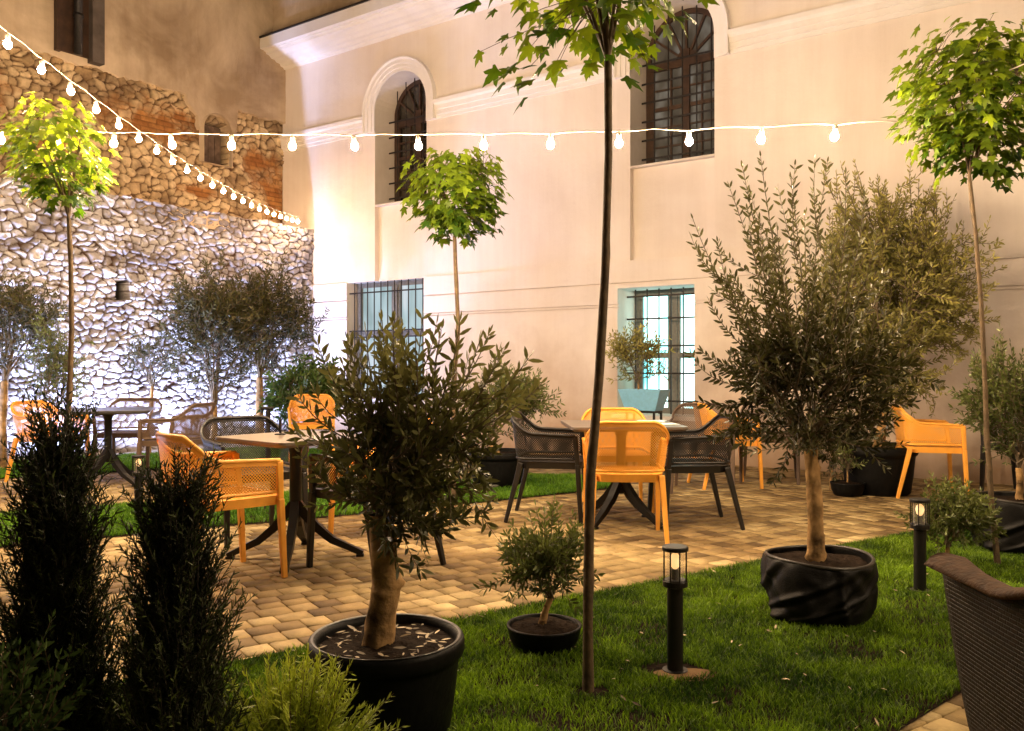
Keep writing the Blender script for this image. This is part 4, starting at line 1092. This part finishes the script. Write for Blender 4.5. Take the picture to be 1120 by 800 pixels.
_tr = ntc.nodes.new('ShaderNodeBsdfTransparent'); _mx = ntc.nodes.new('ShaderNodeMixShader'); _mx.inputs[0].default_value = .85
ntc.links.new(bc_.outputs[0], _mx.inputs[1]); ntc.links.new(_tr.outputs[0], _mx.inputs[2]); ntc.links.new(_mx.outputs[0], ntc.nodes['Material Output'].inputs['Surface'])
M['clear'] = mclear
# ================================================================ potted olives and other plants
def off(px, py, Y, base):
    p = at(px, py, Y); return (p.x - base[0], p.y - base[1], p.z - base[2])

pot('large black plastic pot with thick rim, pale leaf litter on its soil', (-0.403, 2.76, 0.0), 0.25, 0.302, 1, 'plastic', chips=90)
b = (-0.440, 2.76, 0.25)
olive('nearest olive tree with thick pale trunk, growing in the large rimmed black pot', b, (0.018, 0, 0.44), 0.052, (0.095, 0, 0.60), (0.28, 0.30, 0.30), 66, 0.051, 11, 'olivefront', up=.4, leafgap=.021, flip=.3, flare=.03, limb=.22,
      tall=[off(x, y, Y, b) + (L,) for x, y, Y, L in ((462, 348, 2.7, .55), (400, 362, 2.8, .5), (348, 378, 2.7, .5), (503, 352, 2.6, .5), (440, 358, 2.9, .5), (480, 372, 3.0, .45), (418, 350, 2.7, .5), (525, 372, 2.65, .45), (380, 372, 2.65, .45), (362, 410, 2.9, .4), (455, 385, 2.5, .35), (545, 385, 2.75, .4), (578, 392, 2.7, .42), (560, 430, 2.6, .4), (592, 420, 2.9, .42), (325, 430, 2.7, .35), (430, 352, 2.5, .35), (535, 365, 2.9, .4), (322, 470, 2.9, .3), (375, 400, 2.5, .3))])
pot('black fabric grow bag with deep folds on the lawn, between the two right bollard lamps', (1.43, 4.0, 0.0), 0.245, 0.285, 7, 'fabric')
b = (1.42, 4.0, 0.24)
olive('tall dark olive tree with slim mottled trunk, growing in the folded black grow bag', b, (-0.03, 0, 0.56), 0.040, (-0.03, 0, 0.80), (0.46, 0.42, 0.40), 95, 0.046, 12, up=.6, leafgap=.019, flip=.25, flare=.08, limb=.24, hollow=.15,
      tall=[off(x, y, Y, b) + (L,) for x, y, Y, L in ((832, 172, 4.0, 1.05), (812, 182, 4.1, 1.0), (798, 205, 3.9, .9), (758, 240, 4.0, .95), (865, 195, 4.0, .9), (905, 178, 4.1, 1.0), (925, 190, 3.9, .95), (945, 215, 4.0, .85), (776, 330, 3.9, .5), (768, 385, 4.1, .4), (765, 440, 4.0, .35), (1003, 400, 4.0, .5), (1000, 440, 3.9, .45), (850, 250, 3.8, .8), (780, 480, 4.0, .3), (990, 340, 4.2, .55), (880, 235, 4.25, .8), (838, 280, 4.3, .7), (925, 270, 4.25, .7), (960, 255, 3.9, .75), (970, 300, 4.1, .65), (800, 300, 4.2, .6), (820, 250, 3.8, .75), (895, 300, 3.7, .6), (940, 320, 3.75, .55), (860, 320, 3.7, .5), (1012, 365, 4.1, .5), (785, 265, 4.1, .8))])
pot('low wide black bowl on the lawn left of the nearest maple trunk', (0.133, 3.55, 0.0), 0.155, 0.10, 3, 'bowl')
b = (0.12, 3.55, 0.08)
olive('little olive bush with a few upright sprigs, growing in the low black bowl', b, (0.04, 0, 0.13), 0.017, (0.02, 0, 0.27), (0.19, 0.18, 0.13), 55, 0.040, 13, 'olivegreen', up=.3, leafgap=.017, cat='bush', name='olive_bush', twk=.7,
      tall=[off(x, y, Y, b) + (L,) for x, y, Y, L in ((606, 548, 3.55, .25), (560, 575, 3.5, .2), (530, 640, 3.5, .2), (580, 565, 3.6, .2), (625, 580, 3.5, .2), (595, 560, 3.45, .2), (548, 600, 3.6, .2))])
pot('round black pot among the far chairs, under the golden-lit olive tree', (3.37, 7.9, 0.0), 0.34, 0.44, 4, 'plastic')
b = (3.37, 7.9, 0.38)
olive('broad golden-lit olive tree close to the facade behind the dark one', b, (0.05, 0, 0.55), 0.05, (0.12, 0, 1.45), (0.78, 0.72, 1.15), 360, 0.062, 14, 'olivelit', up=.6, leafgap=.034, twk=1.5, hollow=.15, flip=.2,
      tall=[off(x, y, Y, b) + (L,) for x, y, Y, L in ((920, 180, 7.9, .7), (935, 178, 8.0, .7), (960, 195, 7.8, .6), (1005, 200, 7.9, .7), (1020, 215, 8.0, .7), (1050, 245, 7.8, .7), (1062, 300, 7.9, .6), (1098, 292, 7.9, .7), (900, 190, 8, .6), (1065, 340, 7.8, .5))])
olive('dark low shrub with hanging sprigs beside the far round pot', (3.02, 8.1, 0.0), (0, 0, .2), 0.02, (0.05, 0, .42), (.42, .35, .34), 90, .055, 15, 'olive', cat='bush', name='olive_bush', leafgap=.032, up=.1, twk=1.2, group=None)
pot('tiny black pot standing on the paving beside the far round pot', (3.02, 7.72, 0.0), 0.15, 0.12, 5, 'bowl')
olive('thin spindly seedling in the tiny black pot', (3.02, 7.72, 0.10), (0, 0, .12), .008, (0, 0, .24), (.12, .12, .14), 16, .045, 16, 'olivegreen', cat='bush', name='seedling', leafgap=.028)
pot('black pot at the right edge of the picture, behind the slanting maple trunk', (3.22, 5.45, 0.0), 0.26, 0.34, 8, 'fabric')
b = (3.22, 5.45, 0.30)
olive('green olive bush at the right edge of the picture, in a black pot', b, (0, 0, 0.22), 0.024, (0.0, 0, 0.60), (0.34, 0.32, 0.42), 120, 0.045, 17, 'olivegreen', up=.5, leafgap=.023, cat='bush', name='olive_bush',
      tall=[off(x, y, Y, b) + (L,) for x, y, Y, L in ((1088, 378, 5.4, .4), (1105, 375, 5.4, .4), (1066, 385, 5.4, .35), (1062, 430, 5.4, .3), (1064, 470, 5.4, .3))])
olive('small round evergreen bush on the lawn behind the bollard lamp farthest right', (2.50, 4.92, 0.0), (0, 0, 0.13), 0.014, (0.03, 0, 0.29), (0.20, 0.19, 0.16), 75, 0.038, 18, 'olivegreen', up=.3, leafgap=.015, cat='bush', name='evergreen_bush', twk=.7, tmpl=BROAD_LEAF)
pot('broad black pot on the far lawn left of the dark netted armchair', (-0.13, 8.35, 0.0), 0.30, 0.34, 9, 'plastic')
b = (-0.13, 8.35, 0.30)
olive('olive bush with forked bent stem in the broad pot left of the netted armchair', b, (-0.10, 0, 0.14), 0.035, (0.05, 0, 0.50), (0.46, 0.40, 0.32), 110, 0.062, 19, 'olivegreen', up=.35, leafgap=.032, twk=1.3, cat='bush', name='olive_bush')
olive('large background olive tree, left one of the pair in front of the white-lit stones', (-4.09, 11.7, 0.0), (0.02, 0, 0.62), 0.055, (0.02, 0, 1.55), (0.66, 0.6, 0.95), 190, 0.075, 20, 'olive', up=.6, leafgap=.042, twk=1.8, hollow=.2,
      tall=((-.1, 0, 2.75, .6), (.15, 0, 2.8, .6), (.4, 0, 2.5, .6), (-.5, 0, 2.3, .5)))
olive('large background olive tree, right one of the pair, with a bare yellow trunk', (-3.62, 12.3, 0.0), (0.0, 0, 1.0), 0.065, (0.1, 0, 1.75), (0.72, 0.6, 0.85), 170, 0.078, 21, 'olive', up=.6, leafgap=.044, twk=1.8, hollow=.2,
      tall=((.1, 0, 2.75, .6), (.38, 0, 2.85, .7), (-.2, 0, 2.7, .6)))
olive('background olive tree at the left edge of the picture, orange-lit trunk', (-5.70, 9.6, 0.0), (0.02, 0, 1.0), 0.05, (0.1, 0, 1.62), (0.55, 0.5, 0.52), 130, 0.062, 22, 'olive', up=.5, leafgap=.036, twk=1.4)
olive('feathery narrow shrub between the left olive tree and the left maple trunk', (-5.0, 9.35, 0.0), (0, 0, 0.3), 0.02, (0.0, 0, 1.0), (0.26, 0.25, 0.62), 70, 0.05, 23, 'olivegreen', up=.9, leafgap=.035, cat='bush', name='feathery_shrub')
olive('spindly young olive tree against the brightest patch of stones', (-4.75, 11.2, 0.0), (0.05, 0, .9), 0.03, (0.05, 0, 1.25), (0.36, 0.3, 0.35), 40, 0.06, 24, 'olive', up=.5, leafgap=.045, twk=1.3)
olive('bushy green laurel left of the nearest olive crown, by the wall corner', (-2.72, 11.35, 0.0), (0, 0, .3), 0.03, (0, 0, 0.72), (0.48, 0.4, 0.58), 100, 0.10, 25, 'laurel', up=.4, leafgap=.045, cat='bush', name='laurel_bush', tmpl=BROAD_LEAF, twk=1.5)
columnar('dark columnar conifer at the left edge in the foreground, the wider of the two', (-1.09, 2.06, 0.0), 0.97, 0.122, 1150, 31, .020)
columnar('dark columnar conifer second from the left in the foreground, slimmer with soft upright sprays', (-0.79, 2.02, 0.0), 0.84, 0.115, 1050, 32, .020)
olive('loose leafy dark shrub in the bottom left corner of the picture', (-1.10, 1.80, 0.0), (0, 0, .15), .010, (0, 0, .38), (.16, .14, .22), 28, .030, 33, 'laurel', up=.8, leafgap=.018, cat='bush', name='leafy_shrub', twk=.6, tmpl=BROAD_LEAF)
juniper('golden green feathery conifer in front of the large rimmed pot', (-0.54, 2.12, 0.0), (0.36, 0.22), 0.50, 300, 34, needle=.019)

# a few dry leaves blown onto the near lawn
_r = np.random.RandomState(5); _x = _r.uniform(-.9, 2.6, 160); _y = _r.uniform(2.7, 5.4, 160); _k = inside(NEAR, _x, _y); _x, _y = _x[_k], _y[_k]; _n = len(_x); _a = _r.uniform(0, 2 * PI, _n)
_o = leaves('fallen_leaves', OLIVE_LEAF, np.column_stack([_x, _y, np.full(_n, .026)]), np.column_stack([np.cos(_a), np.sin(_a), _r.normal(0, .3, _n)]), np.column_stack([_r.normal(0, .4, (_n, 2)), np.ones(_n)]), _r.uniform(.015, .04, _n), M['litter'], None, 6)
tag(_o, 'dry fallen leaves scattered over the near lawn', 'leaves', kind='stuff')
# maples
maple('nearest tall maple tree, its crown cut by the top edge of the picture', (0.272, 3.07, 0.0), 2.26, (0.00, 0.0, 2.68), (0.40, 0.38, 0.46), 480, 0.088, 41, (0.072, 0), tr=.0165)
maple('right maple tree with dark wide crown on a thin curved slanting trunk', (2.83, 4.99, 0.0), 2.28, (-0.10, 0, 2.72), (0.50, 0.44, 0.46), 1300, 0.088, 42, (-0.17, 0), tr=.0135)
maple('small bright green maple tree with heart-shaped crown before the pale facade', (-0.49, 7.3, 0.0), 2.27, (0.02, 0, 2.64), (0.40, 0.36, 0.42), 900, 0.10, 43, (0.0, 0), tr=.020, heart=True)
maple('left maple tree with crown lit yellow by the bulbs, in front of the rubble walls', (-2.79, 5.4, 0.0), 2.10, (-0.09, 0, 2.52), (0.295, 0.30, 0.34), 600, 0.080, 44, (0.0, 0))

# ================================================================ furniture
def face(dx, dy): return math.atan2(-dx, dy)
P0 = {}
def chair(label, col, x, y, d, group='resin armchairs with perforated shells'):
    if col not in P0: P0[col] = make_armchair(label, col, group=group); o = P0[col]
    else: o = copy_tree(P0[col])
    o['label'] = label; o.location = (x, y, 0); o.rotation_euler = (0, 0, face(*d)); return o
chair('orange armchair at the left end of the near left table, seen from behind', 'orange', -1.62, 4.74, (.74, .68))
P0['orange'].scale = (.94, 1, 1)
chair('orange armchair nearest the viewer at the right table, its netted back turned to us', 'orange', 0.77, 5.84, (.04, 1))
chair('orange armchair on the far side of the right table, facing us', 'orange', 0.86, 7.06, (0, -1))
chair('orange armchair behind the nearest olive crown, far side of the near left table', 'orange', -0.90, 6.02, (-.5, -.85))
chair('orange armchair standing alone at the far left edge of the paving', 'orange', -4.72, 8.75, (.9, -.3))
chair('orange armchair on the far lawn, seen just above the near left table top', 'orange', -2.46, 10.55, (.2, -.9))
chair('orange armchair half hidden behind the black chair right of the right table', 'orange', 2.08, 8.35, (1, .1))
chair('orange armchair on the right by the facade, side on next to the slanting maple trunk', 'orange', 3.74, 7.72, (.96, -.22))
chair('black netted armchair left of the right table, seen side on', 'black', 0.29, 6.60, (.98, -.16))
chair('black netted armchair right of the right table, seen side on', 'black', 1.33, 6.34, (-.99, -.05))
chair('black armchair behind the near left table, seen under its top', 'black', -1.78, 5.88, (.6, -.75))
chair('black armchair mostly hidden behind the nearest olive tree', 'black', -0.80, 5.02, (-.75, .6))
chair('black armchair at the right edge of the picture behind the slanting maple trunk', 'black', 4.66, 7.75, (-.8, -.5))
chair('dark brown armchair with its back against the lit window of the facade', 'brown', 1.78, 8.0, (-.25, -1), 'brown resin armchairs')
chair('dark brown armchair behind the slim trunk of the tall dark olive tree', 'brown', 2.62, 8.72, (-.3, -.95), 'brown resin armchairs')
chair('dark brown armchair behind the far left table, facing us', 'brown', -4.15, 9.3, (.1, -1), 'brown resin armchairs')
chair('dark brown armchair right of the far left table', 'brown', -3.25, 8.35, (-1, .15), 'brown resin armchairs')

make_table('square brown table with crossed black feet, near left among the chairs', (-1.32, 5.23, 0), math.radians(50), .70, M['tabletop'], foot=.40)
make_table('square table of the right group, dark top edge on behind the orange chair', (0.81, 6.38, 0), math.radians(3), .82, M['tabletop'], foot=.34)
make_table('far left square table with pale-lit top in front of the rubble wall', (-3.98, 8.45, 0), math.radians(20), .80, M['tabledark'])

# things on the tables
t = thing('menu_holder', 'small black menu holder with round foot on the near left table', 'holder', (-1.44, 5.33, .740))
mb = MB(); mb.lathe([(.035, 0), (.035, .006), (.008, .012), (.008, .03)], n=18); mb.build('foot', M['darkpole'], t)
mb = MB(); mb.bar((0, 0, .03), (0, 0, .095), .012, .022); mb.build('clip', M['darkpole'], t)
def card(label, loc, rz, sx=.20, sy=.14):
    mb = MB(); mb.box((0, 0, .004), (sx, sy, .006)); o = mb.build('menu_card', M['card'], None, bevel=.001); o.location = loc; o.rotation_euler = (0, 0, rz)
    tag(o, label, 'menu', 'menu cards lying on the right table')
card('pale blue menu card lying at the right corner of the right table', (1.10, 6.25, .740), .2)
card('white folded menu card at the far side of the right table', (1.07, 6.58, .740), -.3, .22, .15)

# blue-lit trough in front of the lit window
def trough():
    T = thing('planter_trough', 'blue-lit tapered planter trough on a black stand in front of the lit window', 'planter', (1.50, 9.75, 0), math.atan2(U2[1], U2[0]))
    mb = MB(); V = []
    for z, sx, sy in ((.66, .19, .10), (.90, .265, .135), (.90, .245, .115), (.84, .235, .11)):
        V += [(-sx, -sy, z), (sx, -sy, z), (sx, sy, z), (-sx, sy, z)]
    mb.add(V, [(3, 2, 1, 0)] + [(a * 4 + k, a * 4 + (k + 1) % 4, (a + 1) * 4 + (k + 1) % 4, (a + 1) * 4 + k) for a in range(3) for k in range(4)]); mb.build('tub', M['bluelit'], T, bevel=.006)
    mb = MB(); mb.box((0, 0, .85), (.46, .21, .02)); mb.build('soil', M['soil'], T)
    mb = MB()
    for i in (-1, 1):
        for j in (-1, 1): mb.bar((i * .17, j * .09, 0), (i * .17, j * .09, .655), .022, .022)
        mb.bar((i * .17, -.09, .645), (i * .17, .09, .645), .02, .02)
    mb.bar((-.17, -.09, .645), (.17, -.09, .645), .02, .02); mb.bar((-.17, .09, .645), (.17, .09, .645), .02, .02)
    mb.build('stand', M['darkpole'], T)
trough()
olive('small airy olive bush in the blue-lit trough before the lit window', (1.44, 9.75, 0.84), (0.0, 0, .12), .014, (-.03, 0, .42), (.34, .25, .36), 60, .06, 51, 'olivelit', up=.6, leafgap=.040, cat='bush', name='olive_bush')

# garden tap post at the bed
t = thing('garden_post', 'dark garden post with a short cross head, standing in the bed left of the laurel', 'post', (-2.93, 10.3, 0))
mb = MB(); mb.lathe([(.03, 0), (.03, .62), (.018, .64)], n=12); mb.build('pole', M['darkpole'], t)
mb = MB(); mb.tube([(-.085, 0, .655), (.06, 0, .655)], .022, 8); mb.tube([(-.075, 0, .655), (-.075, 0, .60)], .014, 8); mb.build('tap_head', M['darkpole'], t)

# bollard lamps
make_bollard('bollard lamp with slatted lantern on the near lawn, nearest to the viewer', (0.622, 3.27, 0))
make_bollard('bollard lamp in front of the small evergreen bush on the right', (2.107, 4.43, 0))
make_bollard('bollard lamp behind the gap between the two columnar conifers', (-2.86, 6.57, 0))

# wicker tub chair, cut by the right edge
def wicker_chair():
    T = thing('wicker_chair', 'dark woven wicker tub chair with curled arm rim at the right edge', 'chair', (1.47, 1.93, 0), math.radians(-3))
    n, m = 60, 12; V = []; UV = []; rimp = []; s = 0; last = None
    for i in range(n + 1):
        t = -1 + 2 * i / n; a = abs(t); sg = -1 if t < 0 else 1
        if a < .5: q = a / .5 * PI / 2; x, y = .34 * math.sin(q), -.10 - .26 * math.cos(q)
        else: x, y = .34 + .01 * (a - .5) * 2, -.10 + (a - .5) / .5 * .40
        x *= sg
        zt = .655 + .19 * (1 - min(1, a / .62)) ** 1.2 + (.0 if a < .8 else .012 * (a - .8) / .2)
        if last: s += math.hypot(x - last[0], y - last[1])
        last = (x, y); rimp.append((x, y, zt))
        for j in range(m + 1):
            f = j / m; z = .20 + (zt - .20) * f; k = .80 + .20 * f ** .75
            V.append((x * k, y * (k if y < 0 else 1 - .10 * (1 - f)), z)); UV.append((s, z))
    idx = lambda i, j: i * (m + 1) + j
    Fc = np.array([(idx(i, j), idx(i + 1, j), idx(i + 1, j + 1), idx(i, j + 1)) for i in range(n) for j in range(m)])
    o = mesh_np('woven_shell', V, Fc, M['wicker'], T, smooth=True, uv=UV)
    so = o.modifiers.new('thick', 'SOLIDIFY'); so.thickness = .028; so.offset = 0
    r = MB(); pts = rimp; base = 0
    ring = []
    for i, p in enumerate(pts):
        t = -1 + 2 * i / n; a = abs(t); w = .034 + .030 * max(0, (a - .72) / .28) ** 1.3
        if a > .985: w *= .55
        q0 = Vector(pts[max(i - 1, 0)]); q1 = Vector(pts[min(i + 1, n)]); d = (q1 - q0).normalized(); sd = d.cross(Vector((0, 0, 1))).normalized()
        for k in range(10):
            th = 2 * PI * k / 10; ring.append(Vector(p) + sd * (math.cos(th) * w + .010) + Vector((0, 0, math.sin(th) * .014 - .35 * max(0, math.cos(th)) * w * .5)))
    r.add(ring, [(i * 10 + k, i * 10 + (k + 1) % 10, (i + 1) * 10 + (k + 1) % 10, (i + 1) * 10 + k) for i in range(n) for k in range(10)] + [tuple(range(10)), tuple(range(n * 10, n * 10 + 10))])
    r.build('arm_rim', M['wickerrim'], T, smooth=True)
    st = MB(); st.lathe([(.28, .36), (.30, .37), (.30, .41), (.28, .43), (.05, .44)], n=32); so_ = st.build('seat', M['wicker'], T, smooth=True)
    ft = MB(); ft.tube([(.30 * math.sin(a), .05 - .30 * math.cos(a) , .20) for a in np.linspace(0, 2 * PI, 41)], .018, 8); ft.build('base_ring', M['wickerrim'], T, smooth=True)
    for i in (-1, 1):
        for j in (-1, 1):
            lg = MB(); lg.bar((i * .24, .03 + j * .24, 0), (i * .22, .03 + j * .20, .36), .03, .03, .04, .04); lg.build('leg', M['wickerrim'], T, bevel=.005)
wicker_chair()

# ================================================================ strings of bulbs
def bulb_meshes():
    b = MB(); b.lathe([(.004, -.031), (.013, -.028), (.021, -.018), (.0235, -.005), (.021, .007), (.014, .016), (.011, .020)], n=10); return b
def string(label, pts_fn, n0, n1, name='light_string', hang=.072, pts_extra=(), mat='bulb', skip=()):
    T = thing(name, label, 'string lights', (0, 0, 0)); w = MB(); P = []
    rng = np.random.RandomState(abs(int(n0)) + 3)
    for k in np.arange(n0 - .5, n1 + .51, .25):
        p = np.array(pts_fn(k)); sag = .018 * (1 - (2 * abs((k % 1) - .5)) ** 2) * 0 - .008 * math.cos(2 * PI * k); P.append(p + [0, 0, hang + sag * .6 + rng.normal(0, .002)])
    P += [np.array(q) for q in pts_extra]
    w.tube(P, .0036, 5); w.build('cable', M['wire'], T, smooth=True)
    proto = None
    for k in range(n0, n1 + 1):
        if k in skip: continue
        p = pts_fn(k)
        if proto is None:
            bm_ = bulb_meshes(); proto = bm_.build('bulb', M[mat], T, smooth=True)
            sk = MB(); sk.lathe([(.013, .016), (.0155, .022), (.0155, .050), (.010, .058), (.006, .064)], n=10); sk.build('socket', M['socket'], proto, smooth=True); o = proto
        else: o = copy_tree(proto, T)
        o.location = (p[0], p[1], p[2]); o.rotation_euler = (rng.normal(0, .06), rng.normal(0, .06), rng.uniform(0, 6))
z1 = np.polyfit([0, 2, 4, 9, 13, 16, 22], [3.14, 3.11, 3.08, 3.10, 3.19, 3.31, 3.53], 2)
def s1(n):
    Y = .408 * (n + 12.8); return (-.0437 * Y - 2.843, Y, float(np.polyval(z1, n)))
z2 = np.polyfit([-2, 0, 3, 6, 9, 11], [2.76, 2.705, 2.635, 2.585, 2.565, 2.560], 2)
def s2(n):
    if n > 12.6: return (2.62 + .09 * (n - 12), 5.0 - .42 * (n - 12), 2.70)  # unseen bulbs added past the maple to light the foreground
    return (-2.74 + .4264 * n, 5.90 - .065 * n, float(np.polyval(z2, n)))
string('string of warm bulbs slanting from the upper left to the wall corner', s1, -6, 21, mat='bulbsoft')  # the near end runs on out of view, lighting the foreground
string('level string of warm bulbs crossing the courtyard to the right maple, with added unseen bulbs beyond', s2, -6, 20, skip=(12, 13, 14, 15))
# ================================================================ floodlights at the foot of the rubble wall
def flood(label, u, s, power, col, tgt, size=(.22, .10)):
    p = F(u, s, 0); T = thing('floodlight', label, 'floodlight', p, 0, 'white floodlights in the bed at the foot of the rubble wall')
    mb = MB(); mb.box((0, 0, .05), (.24, .10, .05)); mb.build('housing', M['darkpole'], T, bevel=.006)
    mb = MB(); mb.box((0, 0, .0125), (.06, .06, .025)); mb.build('bracket', M['darkpole'], T)
    l = bpy.data.lights.new('lamp', 'AREA'); l.shape = 'RECTANGLE'; l.size, l.size_y = size; l.energy = power; l.color = col
    lo = bpy.data.objects.new('lamp', l); COL.objects.link(lo)
    v = Vector(tgt) - (Vector(p) + Vector((0, 0, .085))); lo.rotation_euler = v.to_track_quat('-Z', 'Y').to_euler(); lo.location = (0, 0, .085); lo.parent = T
CW = (0.50, 0.59, 1.0)
FLOOD = 210
flood('floodlight nearest the corner of the two walls', 1.22, 1.25, FLOOD * 0.62, CW, F(2.4, 0.3, 4.2))
flood('second floodlight from the corner of the two walls', 1.22, 2.9, FLOOD, CW, F(0.9, 2.9, 4))
flood('third floodlight from the corner, behind the left maple trunk', 1.22, 4.3, FLOOD, CW, F(0.9, 4.3, 4))
flood('floodlight at the far left beyond the edge of the picture', 1.22, 6.3, FLOOD, CW, F(1.0, 6.3, 4))

# ================================================================ late dusk sky and a weak warm lamp added to light the facade
w = bpy.data.worlds.new('World'); scene.world = w; w.use_nodes = True; nt = w.node_tree
bg = nt.nodes['Background']; sky = nt.nodes.new('ShaderNodeTexSky'); sky.sky_type = 'NISHITA'; sky.sun_disc = False
sky.sun_elevation = math.radians(2.0); sky.sun_rotation = math.radians(195); nt.links.new(sky.outputs[0], bg.inputs['Color']); bg.inputs['Strength'].default_value = 0.02
sl = bpy.data.lights.new('fill_sun', 'SUN'); sl.energy = SUN; sl.angle = math.radians(25); sl.color = (1.0, .80, .62)
so = bpy.data.objects.new('fill_sun', sl); COL.objects.link(so); so.rotation_euler = Vector((.25, .85, -.62)).to_track_quat('-Z', 'Y').to_euler()

cam = bpy.data.cameras.new('camera'); cam.sensor_width = 36; cam.lens = 36 * F_PX / 1120; cam.clip_end = 300; cam.clip_start = .02
cobj = bpy.data.objects.new('camera', cam); COL.objects.link(cobj); cobj.location = (0, 0, CAM_H); cobj.rotation_euler = (PI / 2, 0, 0); scene.camera = cobj
scene.view_settings.view_transform = 'Standard'; scene.view_settings.look = 'None'; scene.view_settings.exposure = 0; scene.view_settings.gamma = 1
scene.cycles.max_bounces = 8; scene.cycles.transparent_max_bounces = 24; scene.cycles.sample_clamp_indirect = 6
